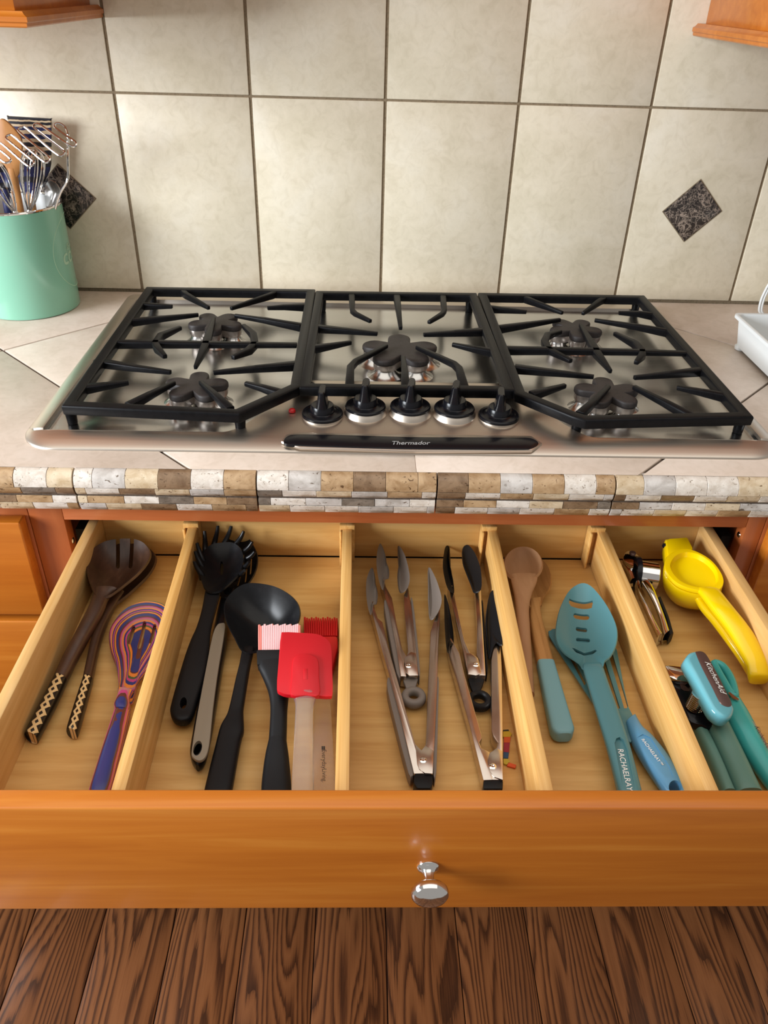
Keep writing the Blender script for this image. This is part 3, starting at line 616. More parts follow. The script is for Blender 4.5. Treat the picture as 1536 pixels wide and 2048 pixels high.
b = obj('bowl', MB().bowl(trace(c1, [(585, 365), (600, 310), (650, 252), (720, 213), (810, 197), (900, 196), (965, 215), (1010, 258), (1023, 305), (1000, 360), (940, 430), (870, 490), (800, 545), (735, 585), (660, 585), (630, 520), (605, 440)], pl, 4), .020, .005, nrm(pl), K=9), M['walnut'], t)
cut(b, [cutter(c1, slot(800, 360, 822, 150, 13), low(pl, .012)), cutter(c1, slot(888, 365, 925, 150, 13), low(pl, .012))])
obj('handle', MB().strip(c1, [(642, 540, 800, 540, F + .030, .010), (630, 600, 745, 600, F + .0275, .013), (595, 690, 702, 700, F + .025, .016), (515, 850, 620, 850, F + .020, .017), (425, 1020, 525, 1030, F + .0145, .017), (372, 1140, 458, 1166, F + .0115, .017)], dens=5), M['walnut'], t)
cuff(t, [(371, 1142, 459, 1168, F + .0112, .0175), (290, 1300, 385, 1330, F + .0105, .0175), (178, 1520, 272, 1548, F + .0095, .017), (176, 1535, 264, 1562, F + .0095, .0168)], c1)
t = TH('slotted_spoon', 'multicoloured layered wood slotted spoon leaning along the first divider', 'spoon', c1, 950, 800)
pl = pl3(c1, (960, 640, F + .019), (1100, 700, F + .019), (850, 1200, F + .014))
b = obj('bowl', MB().bowl(trace(c1, [(752, 870), (760, 800), (800, 730), (870, 665), (960, 628), (1050, 622), (1130, 655), (1165, 740), (1150, 840), (1080, 960), (1000, 1080), (930, 1180), (900, 1300), (805, 1290), (812, 1180), (795, 1050), (765, 960)], pl, 3), .012, .006, nrm(pl), K=14, cen=W(*c1(965, 815), pl)), M['pakka'], t)
cut(b, [cutter(c1, slot(880, 900, 910, 795, 12), low(pl, .008)), cutter(c1, slot(945, 920, 985, 765, 12), low(pl, .008)), cutter(c1, slot(1025, 890, 1055, 785, 12), low(pl, .008))])
obj('handle', MB().strip(c1, [(806, 1230, 915, 1250, F + .012, .012), (800, 1290, 890, 1295, F + .012, .016), (780, 1350, 890, 1355, F + .012, .020), (786, 1385, 880, 1390, F + .012, .019), (775, 1400, 885, 1405, F + .012, .017), (700, 1640, 830, 1660, F + .0115, .020), (625, 1880, 775, 1890, F + .0115, .021), (600, 1960, 750, 1970, F + .0115, .019)], n=3, sides=20, dens=4), M['pakka2'], t)

# ---- second compartment
t = TH('slotted_spoon', 'black nylon slotted spoon with grey inlaid handle, under the pasta fork', 'spoon', c2, 480, 1000)
pl = pl3(c6, (660, 230, F + .028), (850, 500, F + .024), (420, 900, F + .018))
b = obj('bowl', MB().bowl(trace(c6, [(740, 260), (800, 345), (845, 450), (852, 540), (835, 640), (790, 740), (720, 830), (600, 920), (470, 970), (400, 900), (380, 700), (400, 500), (460, 350), (560, 260), (660, 230)], pl, 3), .013, .0035, nrm(pl)), M['nylon'], t)
cut(b, [cutter(c6, slot(782, 490, 770, 680, 9), low(pl, .004)), cutter(c6, slot(724, 590, 712, 790, 9), low(pl, .006)), cutter(c6, slot(650, 680, 622, 830, 10), low(pl, .008))])
h = obj('handle', MB().strip(c2, [(515, 560, 600, 560, F + .012, .006), (480, 700, 555, 700, F + .012, .008), (452, 840, 548, 800, F + .0115, .018), (420, 1000, 541, 950, F + .0115, .021), (383, 1150, 512, 1130, F + .0115, .021), (342, 1380, 478, 1350, F + .0115, .021), (300, 1600, 440, 1570, F + .0115, .021), (283, 1715, 405, 1735, F + .0115, .020), (297, 1785, 378, 1800, F + .0115, .016), (325, 1822, 350, 1824, F + .0115, .010)], n=2.6, sides=18, dens=3), M['nylon'], t)
cut(h, [cutter(c2, ell(336, 1682, 27, 50, rot=.25), F + .02)])
i_ = obj('grey_inlay', plate(c2, [(470, 815), (500, 797), (530, 805), (520, 900), (478, 1150), (445, 1400), (420, 1640), (395, 1735), (350, 1768), (302, 1745), (294, 1690), (332, 1450), (392, 1130), (440, 890)], F + .0228, .004, 4), M['greygrip'], t, bevel=.001)
cut(i_, [cutter(c2, ell(336, 1682, 30, 54, rot=.25), F + .0228)])
t = TH('pasta_fork', 'black nylon pasta fork with curled tines and a hang hole, beside the first divider', 'pasta fork', c2, 350, 900)
pl = pl3(c6, (450, 330, F + .044), (700, 520, F + .042), (330, 890, F + .034))
b = obj('bowl', MB().bowl(trace(c6, [(255, 890), (190, 720), (190, 540), (235, 410), (320, 345), (450, 325), (560, 325), (650, 390), (690, 520), (640, 680), (510, 820), (400, 900)], pl, 3), .013, .0035, nrm(pl)), M['nylon'], t)
cut(b, [cutter(c6, ell(430, 615, 20, 75), low(pl, .010))])
for x0, y0, x1, y1, z1 in ((240, 410, 232, 190, .054), (345, 345, 390, 126, .054), (470, 330, 548, 130, .054), (600, 350, 694, 192, .054), (200, 510, 140, 330, .054), (190, 590, 118, 425, .052), (192, 700, 106, 545, .050), (670, 460, 796, 318, .052), (686, 545, 826, 432, .050), (660, 640, 758, 552, .048), (600, 720, 702, 655, .046)):
    A, B = W(*c6(x0, y0), F + z1 - .016), W(*c6(x1, y1), F + z1); C = (A * .35 + B * .65) + (0, 0, -.002)
    pa = spline([A - (B - A) * .2 - (0, 0, .003), A, C, B], 4, False); n_ = len(pa); obj('tine', MB().tube(pa, [.0046 - .0029 * k / n_ for k in range(n_)] , 10), M['nylon'], t)
h = obj('handle', MB().strip(c2, [(405, 545, 488, 545, F + .0255, .004), (390, 575, 500, 575, F + .027, .006), (368, 700, 468, 700, F + .026, .007), (330, 830, 432, 840, F + .024, .008), (290, 920, 422, 940, F + .022, .009), (250, 1030, 408, 1050, F + .020, .010), (205, 1180, 385, 1190, F + .017, .011), (158, 1350, 332, 1370, F + .013, .012), (143, 1430, 312, 1440, F + .012, .012), (165, 1488, 285, 1490, F + .012, .012), (200, 1506, 245, 1506, F + .012, .009)], n=3.2, sides=18, dens=3), M['softblk'], t)
cut(h, [cutter(c2, ell(236, 1365, 24, 38, rot=.2), F + .018)])
t = TH('ladle', 'glossy black nylon soup ladle with a deep round bowl', 'ladle', c2, 700, 1000)
pl = pl3(c2, (560, 600, F + .042), (1050, 680, F + .046), (690, 985, F + .030))
obj('bowl', MB().bowl(trace(c2, [(525, 690), (545, 620), (600, 560), (660, 525), (720, 515), (800, 522), (880, 540), (960, 580), (1020, 630), (1050, 680), (1057, 740), (1040, 800), (995, 865), (930, 920), (850, 965), (740, 1000), (655, 995), (595, 890), (545, 790)], pl, 3), .030, .003, nrm(pl), K=10), M['nylon'], t)
obj('handle', MB().strip(c2, [(655, 970, 735, 970, F + .0225, .004), (648, 1000, 733, 1000, F + .0235, .006), (632, 1090, 712, 1090, F + .024, .009), (605, 1200, 695, 1190, F + .021, .010), (570, 1360, 668, 1360, F + .017, .010), (543, 1455, 660, 1430, F + .015, .011), (500, 1530, 664, 1560, F + .014, .012), (465, 1660, 640, 1650, F + .0125, .013), (390, 1960, 585, 1962, F + .011, .014), (370, 2060, 560, 2062, F + .011, .012)], n=3, sides=18, dens=3), M['softblk'], t)
t = TH('basting_brush', 'basting brush with clear handle and red silicone bristles, against the divider', 'brush', c2, 1220, 1300)
obj('ferrule', plate(c2, [(1086, 886), (1325, 886), (1328, 960), (1290, 1130), (1255, 1270), (1175, 1270), (1110, 1130), (1088, 960)], F + .022, .013), M['red'], t, bevel=.003)
mb = MB()
for k in range(15):
    for r in range(2):
        x = 1094 + k * 15.8 + r * 6; A, B = W(*c2(x, 892), F + .019 - r * .006), W(*c2(1090 + (x - 1094) * 1.02, 756 + (k * 7 % 5) * 3), F + .019 - r * .006); mb.tube([A, A * .4 + B * .6, B], [.0014, .0012, .0005], 6)
o = obj('bristles', mb, M['redbr'], t); o['kind'] = 'stuff'
hI = obj('handle', MB().strip(c2, [(1168, 1240, 1268, 1240, F + .0125, .010), (1160, 1330, 1272, 1330, F + .0115, .011), (1152, 1600, 1290, 1600, F + .011, .011), (1150, 1960, 1310, 1960, F + .011, .011), (1150, 2060, 1312, 2060, F + .011, .011)], n=3.5, sides=18, dens=3), M['clear'], t)
text('lettering', 'EverydayLiving.', hI, M['black_print'], c2(1214, 1696), c2(1217, 1924), F + .0176)
lp = MB()
for a, b_ in ((0, 0), (0, 1), (1, 0), (1, 1)): lp.extr(trace(c2, [(1212 + a * 13, 1668 + b_ * 12.5), (1223 + a * 13, 1668 + b_ * 12.5), (1223 + a * 13, 1678.5 + b_ * 12.5), (1212 + a * 13, 1678.5 + b_ * 12.5)], F + .0179), (0, 0, -.0003))
o = obj('square_emblem', lp, M['black_print'], hI, smooth=False); o['kind'] = 'stuff'
t = TH('basting_brush', 'black handled basting brush with pale pink bristles over the ladle', 'brush', c2, 900, 1200)
plg = pl3(c2, (760, 985, F + .050), (1070, 985, F + .050), (900, 1640, F + .020))
obj('ferrule', plate(c2, [(752, 992), (765, 985), (1065, 982), (1076, 990), (1072, 1088), (757, 1092)], low(plg, -.004), .015), M['softblk'], t, bevel=.002)
mb = MB(); mb2 = MB()
for k in range(23):
    for r in range(2):
        x = 772 + k * 12.8 + r * 5; A, B = W(*c2(x, 992), low(plg, r * .005)), W(*c2(770 + (x - 772) * 1.01, 806 + (k * 5 % 7) * 2 + (k < 3) * 6), low(plg, r * .005)); (mb2 if k in (0, 1, 22) or (r and k % 5 == 2) else mb).tube([A, A * .5 + B * .5, B], [.0011, .0011, .0009], 6)
o = obj('bristles', mb, M['pink'], t); o['kind'] = 'stuff'; o = obj('bristles', mb2, M['pinkred'], t); o['kind'] = 'stuff'
obj('handle', MB().strip(c2, [(758, 1085, 1072, 1080, F + .045, .014), (770, 1130, 1050, 1130, F + .043, .015), (800, 1195, 1020, 1195, F + .040, .016), (836, 1290, 985, 1290, F + .036, .017), (850, 1400, 972, 1400, F + .031, .017), (846, 1520, 968, 1520, F + .026, .017), (838, 1632, 965, 1636, F + .021, .017)], n=2.4, sides=18, dens=4), M['softblk'], t)
obj('hand_grip', MB().strip(c2, [(837, 1634, 966, 1638, F + .021, .0178), (815, 1730, 980, 1735, F + .018, .018), (797, 1850, 992, 1850, F + .0145, .018), (786, 1960, 1000, 1960, F + .0125, .018), (785, 2050, 1000, 2050, F + .0115, .018)], n=2.4, sides=18, dens=4), M['softblk'], t)
t = TH('spatula', 'bright red silicone spatula with a clear handle, lying over both brushes', 'spatula', c2, 1090, 1200)
pl = pl3(c2, (930, 870, F + .068), (1280, 900, F + .064), (1100, 1300, F + .052))
obj('blade', plate(c2, [(925, 885), (945, 862), (1060, 866), (1180, 876), (1245, 908), (1278, 960), (1286, 1100), (1290, 1290), (1265, 1314), (1180, 1311), (1000, 1306), (925, 1288), (897, 1248), (908, 1080)], pl, .006, 3), M['red'], t, bevel=.0015)
obj('raised_socket', plate(c2, [(996, 1302), (1000, 1180), (1006, 1070), (1030, 1026), (1085, 1010), (1150, 1024), (1188, 1060), (1195, 1180), (1196, 1304), (1100, 1308)], low(pl, -.0028), .006, 3), M['red'], t, bevel=.0013)
obj('embossed_mark', MB().extr(trace(c2, [(1084, 1120), (1112, 1120), (1112, 1196), (1084, 1196)], low(pl, -.0030)), (0, 0, -.001)), M['red'], t, bevel=.0002)
obj('handle', MB().strip(c2, [(1030, 1270, 1160, 1275, F + .050, .008), (1008, 1292, 1174, 1302, F + .050, .011), (1014, 1330, 1168, 1338, F + .048, .011), (1026, 1390, 1152, 1395, F + .045, .011), (1018, 1600, 1152, 1600, F + .037, .011), (1010, 1760, 1152, 1760, F + .031, .011), (1000, 1960, 1156, 1960, F + .025, .011), (998, 2030, 1158, 2030, F + .024, .010)], n=3, sides=18, dens=4), M['clear'], t)

# ---- third compartment: four pairs of tongs
def tongs(name_lab, org, armL, armR, gripL, gripR, tipL, tipR, rivet, steelm, tipm, gripm, pivot, endcap, ztop=.0195, ring=None, hh=.0165, grp='cooking tongs'):
    t = TH('tongs', name_lab, 'tongs', c3, *org, grp)
    for k, a in enumerate((armL, armR)): obj('arm', plate(c3, a, F + ztop - k * .0004, hh), steelm, t, bevel=.0010)
    obj('pivot_plate', plate(c3, pivot, F + ztop + .0010, .003), steelm, t, bevel=.0006)
    r = W(*c3(*rivet), F + ztop + .001); obj('rivet', MB().lathe(r - (0, 0, .0005), [(.0036, 0), (.0036, .0009), (.0028, .0014), (.0016, .0015), (.0012, .0010), (.0001, .0009)], 18), M['chrome'], t)
    for g_ in (gripL, gripR):
        if g_: obj('side_grip', plate(c3, g_, F + ztop - .0022, hh - .002, 2), gripm, t, bevel=.0022)
    for s_, tp in ((1, tipL), (-1, tipR)):
        P = [p for p in tp]; pl = F + ztop + .004; rim = trace(c3, P, pl, 3); cx = sum(p[0] for p in rim) / len(rim); xr = max(abs(p[0] - cx) for p in rim)
        rim = [p + np.array([0, 0, -.006 * s_ * -(p[0] - cx) / xr * -1]) for p in rim]
        obj('tip', MB().bowl(rim, .007, .0028, (s_ * -.35, -.05, .93), K=5), tipm, t)
    if endcap: obj('end_cap', plate(c3, endcap, F + ztop - .002, hh - .004), M['softblk'] if not isinstance(endcap, tuple) else tipm, t, bevel=.0012)
    if ring:
        (tab, rc_, ro, ri, rm) = ring
        obj('pull_tab', plate(c3, tab, F + ztop - .006, .005), rm, t, bevel=.001)
        c = W(*c3(*rc_), F + .009); R = (ro + ri) / 2 / 3.532 * .00062; rr = (ro - ri) / 2 / 3.532 * .00062
        obj('hang_ring', MB().sweep([c + R * np.array([math.cos(a), math.sin(a), 0]) for a in np.linspace(0, 2 * math.pi, 33)[:-1]], (rr, .0055), n=2.4, sides=12, closed=True), rm, t)
    return t
tongs('small tongs with taupe silicone tips and hang ring, between the arms of the larger pair', (450, 1000),
      [(284, 500), (316, 480), (326, 540), (345, 575), (368, 620), (400, 800), (440, 980), (470, 1030), (455, 1090), (470, 1175), (428, 1172), (395, 960), (345, 700)], [(450, 600), (466, 570), (466, 530), (484, 525), (488, 590), (505, 680), (528, 880), (540, 1000), (553, 1168), (470, 1150), (460, 1060), (480, 1000), (455, 720)],
      [(318, 630), (338, 640), (385, 880), (425, 1100), (428, 1180), (400, 1150), (350, 900), (312, 680)], [(500, 625), (515, 640), (540, 850), (566, 1130), (556, 1165), (540, 1060), (518, 800)],
      [(262, 320), (285, 242), (318, 300), (325, 350), (341, 390), (340, 450), (312, 480), (300, 560), (275, 520), (258, 420)], [(413, 240), (450, 310), (475, 400), (491, 500), (480, 560), (440, 570), (420, 530), (412, 440), (420, 350)],
      (484, 1100), M['tongsteel'], M['grip'], M['grip'], [(455, 1040), (500, 1000), (535, 1010), (553, 1168), (490, 1170), (465, 1145)], None, ring=([(438, 1178), (555, 1178), (530, 1262), (470, 1262)], (520, 1325), 76, 27, M['grip']))
tongs('large tongs with taupe silicone tips and side grips, their pivot near the drawer front', (500, 1600),
      [(200, 660), (236, 640), (246, 700), (268, 762), (300, 790), (340, 960), (405, 1190), (470, 1430), (532, 1650), (575, 1695), (600, 1700), (590, 1860), (522, 1862), (430, 1480), (350, 1180), (285, 950), (235, 760)], [(660, 790), (676, 755), (676, 715), (706, 690), (706, 800), (696, 950), (688, 1250), (672, 1600), (656, 1862), (560, 1862), (580, 1690), (605, 1655), (622, 1250), (634, 1000), (638, 860)],
      [(333, 1195), (352, 1185), (380, 1290), (440, 1520), (515, 1830), (508, 1875), (482, 1855), (400, 1540), (338, 1280)], [(688, 1180), (699, 1215), (694, 1400), (682, 1840), (660, 1868), (662, 1700), (680, 1400)],
      [(190, 500), (225, 405), (243, 450), (247, 500), (260, 545), (256, 630), (230, 660), (215, 740), (195, 700), (184, 600)], [(629, 398), (665, 470), (695, 560), (716, 660), (700, 720), (665, 752), (640, 735), (632, 640), (629, 520)],
      (587, 1768), M['tongsteel'], M['grip'], M['grip'], [(532, 1655), (575, 1695), (605, 1660), (664, 1700), (656, 1862), (600, 1858), (560, 1830), (545, 1790)], [(522, 1864), (657, 1864), (655, 1935), (640, 1965), (545, 1965), (520, 1925)])
tongs('small tongs with black silicone tips and hang ring, inside the black tipped larger pair', (950, 1000),
      [(762, 530), (796, 530), (804, 570), (840, 740), (880, 920), (920, 1010), (975, 1045), (1000, 1150), (960, 1168), (905, 1160), (862, 960), (800, 700)], [(952, 540), (993, 540), (997, 570), (1005, 750), (1020, 1000), (1030, 1168), (960, 1165), (985, 1060), (965, 1020), (968, 800)],
      None, [(1000, 640), (1012, 660), (1025, 850), (1046, 1110), (1034, 1140), (1024, 980), (1008, 800)],
      [(735, 300), (752, 247), (773, 245), (770, 330), (782, 410), (798, 480), (803, 565), (772, 575), (745, 540), (725, 430)], [(872, 250), (905, 246), (950, 320), (985, 420), (997, 500), (995, 572), (955, 572), (935, 520), (900, 420), (875, 340)],
      (960, 1092), M['tongsteel'], M['softblk'], M['softblk'], [(890, 1010), (930, 1010), (975, 1045), (1000, 1150), (960, 1168), (905, 1158)], None, ring=([(900, 1168), (1030, 1170), (1005, 1240), (985, 1290), (940, 1290), (915, 1230)], (984, 1350), 74, 34, M['softblk']))
tongs('large tongs with long black silicone tips, right of the taupe pair', (1000, 1600),
      [(756, 930), (784, 900), (800, 930), (845, 1010), (880, 1160), (1000, 1585), (1003, 1612), (985, 1640), (1000, 1680), (1060, 1710), (1050, 1800), (1080, 1905), (1012, 1908), (920, 1540), (820, 1180), (778, 1040)], [(1090, 920), (1110, 880), (1134, 930), (1143, 1100), (1150, 1500), (1152, 1905), (1060, 1905), (1045, 1760), (1062, 1710), (1105, 1680), (1116, 1640), (1085, 1600), (1070, 1560), (1068, 1060), (1080, 990)],
      None, None, [(738, 590), (765, 640), (790, 760), (803, 900), (798, 930), (770, 960), (762, 1020), (748, 1000), (738, 850), (735, 700)], [(1062, 595), (1098, 600), (1112, 700), (1135, 850), (1143, 960), (1110, 930), (1085, 960), (1062, 1020), (1045, 900), (1038, 740)],
      (1078, 1812), M['tongsteel'], M['softblk'], M['softblk'], [(1060, 1712), (1110, 1682), (1146, 1700), (1152, 1906), (1090, 1885), (1050, 1830), (1046, 1760)], [(1013, 1910), (1153, 1908), (1150, 1968), (1015, 1968)], grp='cooking tongs')
t = TH('paper_scrap', 'small rainbow striped scrap beside the black tipped tongs', 'scrap', c3, 1190, 1700)
for q, c in (([(1152, 1553), (1190, 1550), (1195, 1560), (1152, 1563)], (30, 40, 34)), ([(1152, 1564), (1196, 1562), (1214, 1580), (1204, 1602), (1152, 1602)], (196, 164, 40)), ([(1158, 1604), (1206, 1602), (1200, 1642), (1158, 1642)], (206, 86, 38)),
             ([(1158, 1643), (1200, 1643), (1194, 1712), (1156, 1708)], (150, 30, 62)), ([(1155, 1709), (1193, 1713), (1188, 1754), (1154, 1752)], (30, 74, 120)), ([(1155, 1756), (1190, 1758), (1200, 1780), (1178, 1798), (1155, 1790)], (190, 172, 60)), ([(1190, 1782), (1246, 1800), (1238, 1822), (1180, 1806)], (216, 88, 44))):
    obj('colour_band', plate(c3, q, F + .0022, .0018), mat('scrap_%d_%d' % (c[0], c[1]), srgb(*c), .5), t)

# ---- fourth compartment
t = TH('wooden_spoon', 'bamboo spoon with a teal painted handle, lying under the plain wooden spoon', 'spoon', c4, 430, 900)
obj('bowl', MB().bowl(trace(c4, [(300, 400), (340, 345), (420, 340), (475, 390), (498, 460), (492, 540), (450, 610), (425, 680), (352, 680), (320, 560), (298, 470)], F + .016, 3), .008, .0045, (0, 0, 1)), M['bspoon'], t)
obj('handle', MB().strip(c4, [(352, 640, 436, 630, F + .0125, .008), (350, 720, 427, 700, F + .012, .010), (352, 800, 442, 790, F + .011, .012), (372, 920, 474, 910, F + .0105, .014), (402, 1086, 521, 1086, F + .010, .015)], n=3.4, sides=18, dens=4), M['bspoon'], t)
obj('painted_grip', MB().strip(c4, [(402, 1087, 521, 1087, F + .010, .0156), (448, 1330, 592, 1330, F + .010, .0165), (489, 1530, 652, 1530, F + .010, .017), (500, 1568, 661, 1562, F + .010, .017), (520, 1595, 655, 1590, F + .010, .016), (545, 1608, 640, 1606, F + .010, .013)], n=4.5, sides=20, dens=3), M['tealpaint'], t)
t = TH('wooden_spoon', 'plain pale wooden spoon tucked against the third divider', 'spoon', c4, 300, 800)
pl = pl3(c4, (305, 260, F + .038), (430, 380, F + .036), (305, 560, F + .032))
obj('bowl', MB().bowl(trace(c4, ell(305, 376, 131, 118, 12), pl, 3), .011, .006, nrm(pl), p=2.6), M['beech'], t)
obj('neck', MB().strip(c4, [(212, 462, 410, 462, F + .0298, .008), (222, 520, 398, 520, F + .0295, .011), (240, 600, 365, 600, F + .028, .012), (252, 700, 347, 700, F + .026, .012), (262, 820, 352, 820, F + .022, .012), (282, 1000, 364, 1000, F + .016, .012), (300, 1180, 377, 1190, F + .010, .012), (318, 1300, 384, 1310, F + .0085, .011)], n=2.4, sides=18, dens=4), M['beech'], t)
t = TH('slotted_turner', 'teal nylon slotted turner with a blue lit handle, under the slotted spoon', 'turner', c4, 900, 1400)
plr = pl3(c4, (500, 860, F + .007), (960, 980, F + .009), (1080, 1560, F + .012))
b = obj('blade', plate(c4, [(487, 885), (500, 848), (535, 836), (700, 835), (900, 900), (945, 960), (968, 990), (1005, 1180), (1050, 1390), (1110, 1490), (1150, 1560), (1060, 1640), (1020, 1580), (900, 1470), (800, 1360), (640, 1120)], plr, .003, 2), M['teal'], t, bevel=.0007)
cut(b, [cutter(c4, [(905, 1015), (934, 1005), (1046, 1385), (1035, 1400), (1018, 1400)], plr), cutter(c4, [(846, 1040), (872, 1030), (990, 1400), (966, 1405)], plr), cutter(c4, [(628, 1036), (658, 1030), (752, 1215), (738, 1240)], plr)])
h = obj('handle', MB().strip(c5, [(255, 1500, 320, 1450, F + .012, .008), (272, 1570, 368, 1540, F + .012, .013), (300, 1650, 440, 1610, F + .012, .016), (375, 1785, 548, 1745, F + .0115, .017), (500, 1970, 690, 1970, F + .0105, .017), (570, 2060, 750, 2060, F + .010, .015)], n=2.8, sides=20, dens=5), M['teal_bluelit'], t)
cut(h, [cutter(c5, ell(598, 1965, 46, 40, rot=.5), F + .016), cutter(c5, [(335, 1600), (375, 1580), (430, 1605), (560, 1800), (590, 1880), (540, 1880), (470, 1830), (380, 1700)], F + .0205, up=.01, dn=.0016)])
text('lettering', 'RACHAELRAY\u2122', h, M['white_print'], c5(362, 1622), c5(500, 1806), F + .0194, 0, .004)
t = TH('slotted_spoon', 'teal nylon slotted spoon with five slots, right of the wooden spoons', 'spoon', c4, 850, 1000)
plq = pl3(c4, (715, 517, F + .034), (960, 880, F + .032), (795, 1110, F + .026))
b = obj('bowl', MB().bowl(trace(c4, [(715, 517), (780, 535), (850, 610), (910, 700), (955, 800), (968, 880), (955, 960), (920, 1030), (880, 1065), (864, 1110), (795, 1118), (728, 1118), (695, 1075), (600, 1010), (550, 940), (538, 860), (555, 740), (590, 640), (640, 560)], plq, 3), .0170, .003, nrm(plq), K=10, p=2.2), M['teal'], t)
L = low(plq, .0140)
cut(b, [cutter(c4, [(630, 645), (793, 646), (798, 655), (790, 684), (640, 682), (626, 668)], low(plq, .008), n=0), cutter(c4, slot(674, 756, 757, 757, 16), L), cutter(c4, slot(690, 836, 745, 838, 14), L), cutter(c4, slot(692, 908, 765, 909, 14), L), cutter(c4, [(650, 960), (668, 958), (735, 985), (820, 962), (830, 975), (790, 1000), (735, 1008), (680, 995)], low(plq, .009))])
h = obj('handle', MB().strip(c4, [(735, 1085, 855, 1080, F + .0205, .003), (728, 1125, 870, 1112, F + .0235, .006), (765, 1250, 905, 1222, F + .0245, .008), (850, 1530, 1000, 1490, F + .0215, .010), (905, 1720, 1062, 1690, F + .019, .012), (965, 1965, 1130, 1960, F + .0165, .013), (985, 2050, 1150, 2045, F + .0155, .012)], n=3.6, sides=20, dens=4), M['teal'], t)
cut(h, [cutter(c4, [(948, 1655), (960, 1622), (985, 1612), (1012, 1630), (1040, 1700), (1100, 1990), (1016, 1990)], F + .0235, up=.02, dn=.0012)])
text('lettering', 'RACHAELRAY', h, M['white_print'], c4(972, 1690), c4(1040, 1985), F + .0225, 0, .004)

# ---- fifth compartment
t = TH('garlic_press', 'shiny chrome garlic press behind the last divider', 'garlic press', c7, 450, 900)
obj('hinge_plate', plate(c7, [(172, 375), (185, 300), (220, 268), (260, 262), (310, 278), (350, 310), (428, 412), (345, 418), (318, 440), (300, 470), (240, 430)], F + .040, .007, 2), M['chrome'], t, bevel=.0012)
q = W(*c7(290, 298), F + .040); obj('hinge_pin', MB().lathe(q, [(.0042, -.001), (.0042, .001), (.0032, .0018), (.0001, .0018)], 18), M['insert'], t)
A, B = W(*c7(330, 560), F + .026), W(*c7(590, 600), F + .024); ax = B - A; l = np.linalg.norm(ax)
obj('hopper', MB().lathe(A, [(.0165, 0), (.0182, .001), (.0182, l * .96), (.0172, l), (.0155, l), (.0155, l * .3), (.0001, l * .3)], 32, ax), M['chrome'], t)
obj('hopper_flange', MB().lathe(A, [(.0001, -.004), (.021, -.004), (.0222, -.002), (.0222, .002), (.0165, .0025)], 32, ax), M['blk'], t)
obj('plunger_arm', MB().strip(c7, [(150, 470, 230, 430, F + .030, .010), (205, 560, 300, 520, F + .030, .012), (255, 680, 330, 660, F + .028, .014)], n=3, dens=4), M['chrome'], t)
obj('handle', MB().strip(c7, [(320, 700, 372, 680, F + .028, .012), (345, 850, 388, 845, F + .024, .016), (430, 1060, 478, 1045, F + .019, .018), (510, 1250, 570, 1225, F + .014, .018), (590, 1425, 660, 1385, F + .011, .018)], n=3.5, sides=18, dens=4), M['chrome'], t)
obj('handle', MB().strip(c7, [(395, 690, 500, 690, F + .028, .012), (480, 840, 562, 800, F + .025, .015), (550, 1000, 625, 980, F + .020, .017), (610, 1180, 690, 1160, F + .015, .018), (672, 1410, 752, 1340, F + .011, .018)], n=3.5, sides=18, dens=4), M['chrome'], t)
obj('grip_strip', MB().strip(c7, [(604, 905, 640, 893, F + .020, .012), (640, 1020, 680, 1000, F + .017, .014), (705, 1200, 745, 1180, F + .013, .016), (742, 1415, 800, 1365, F + .010, .016)], n=3.5, dens=4), M['softblk'], t)
t = TH('citrus_squeezer', 'yellow enamelled hand citrus squeezer at the right end of the drawer', 'citrus squeezer', c5, 750, 500)
Z1 = F + .050
out = [(527, 400), (540, 330), (600, 287), (680, 273), (760, 296), (850, 350), (915, 425), (945, 495), (930, 548), (885, 573), (800, 572), (700, 553), (620, 520), (560, 465)]
pu = pl3(c5, (540, 330, Z1), (940, 490, Z1 + .001), (760, 565, Z1 - .002)); n1 = nrm(pu)
R = trace(c5, out, pu, 4); I_ = trace(c5, [(567, 400), (575, 360), (612, 318), (680, 297), (765, 312), (845, 362), (895, 425), (908, 485), (893, 524), (850, 543), (780, 545), (700, 528), (640, 500), (590, 450)], pu, 4)
N_ = len(R); cI = sum(I_) / N_; cR = sum(R) / N_; mb = MB(); LR = []
for k in range(1, 9): f = k / 8; LR.append([cI + (p - cI) * f - n1 * (.038 * (1 - f ** 2.1) + .001) for p in I_])
LR += [[p - n1 * .0002 for p in I_], [p + (q - p) * .25 for p, q in zip(I_, R)], [p + (q - p) * .92 for p, q in zip(I_, R)], [q - n1 * .0012 for q in R], [q - n1 * .005 for q in R], [cR + (q - cR) * .96 - n1 * .0062 for q in R]]
obj('upper_cup', MB().rings(LR), M['yellow'], t)
LR = [[cR + (q - cR) * .93 - n1 * .0066 for q in R], [cR + (q - cR) * .985 - n1 * .0066 for q in R]] + [[cR + (q - cR) * f - n1 * d for q in R] for f, d in ((1.0, .0080), (1.0, .013), (.985, .019), (.94, .027), (.86, .034), (.72, .040), (.5, .044), (.25, .0455))]
obj('lower_cup', MB().rings(LR), M['yellow'], t)
pv = low(pu, -.004)
obj('hinge_block', plate(c5, [(535, 212), (560, 200), (688, 190), (728, 268), (712, 290), (600, 302), (560, 330), (548, 312)], low(pu, .0005), .016), M['yellow'], t, bevel=.0016)
obj('hinge_ear', plate(c5, [(524, 235), (530, 205), (560, 200), (575, 300), (545, 350), (533, 320)], low(pu, .004), .018), M['yellow'], t, bevel=.002)
q = W(*c5(530, 252), low(pu, .006)); obj('hinge_pin', MB().lathe(q, [(.0032, -.003), (.0032, .002), (.0022, .003), (.0001, .003)], 16, (-1, -.35, .2)), M['blk'], t)
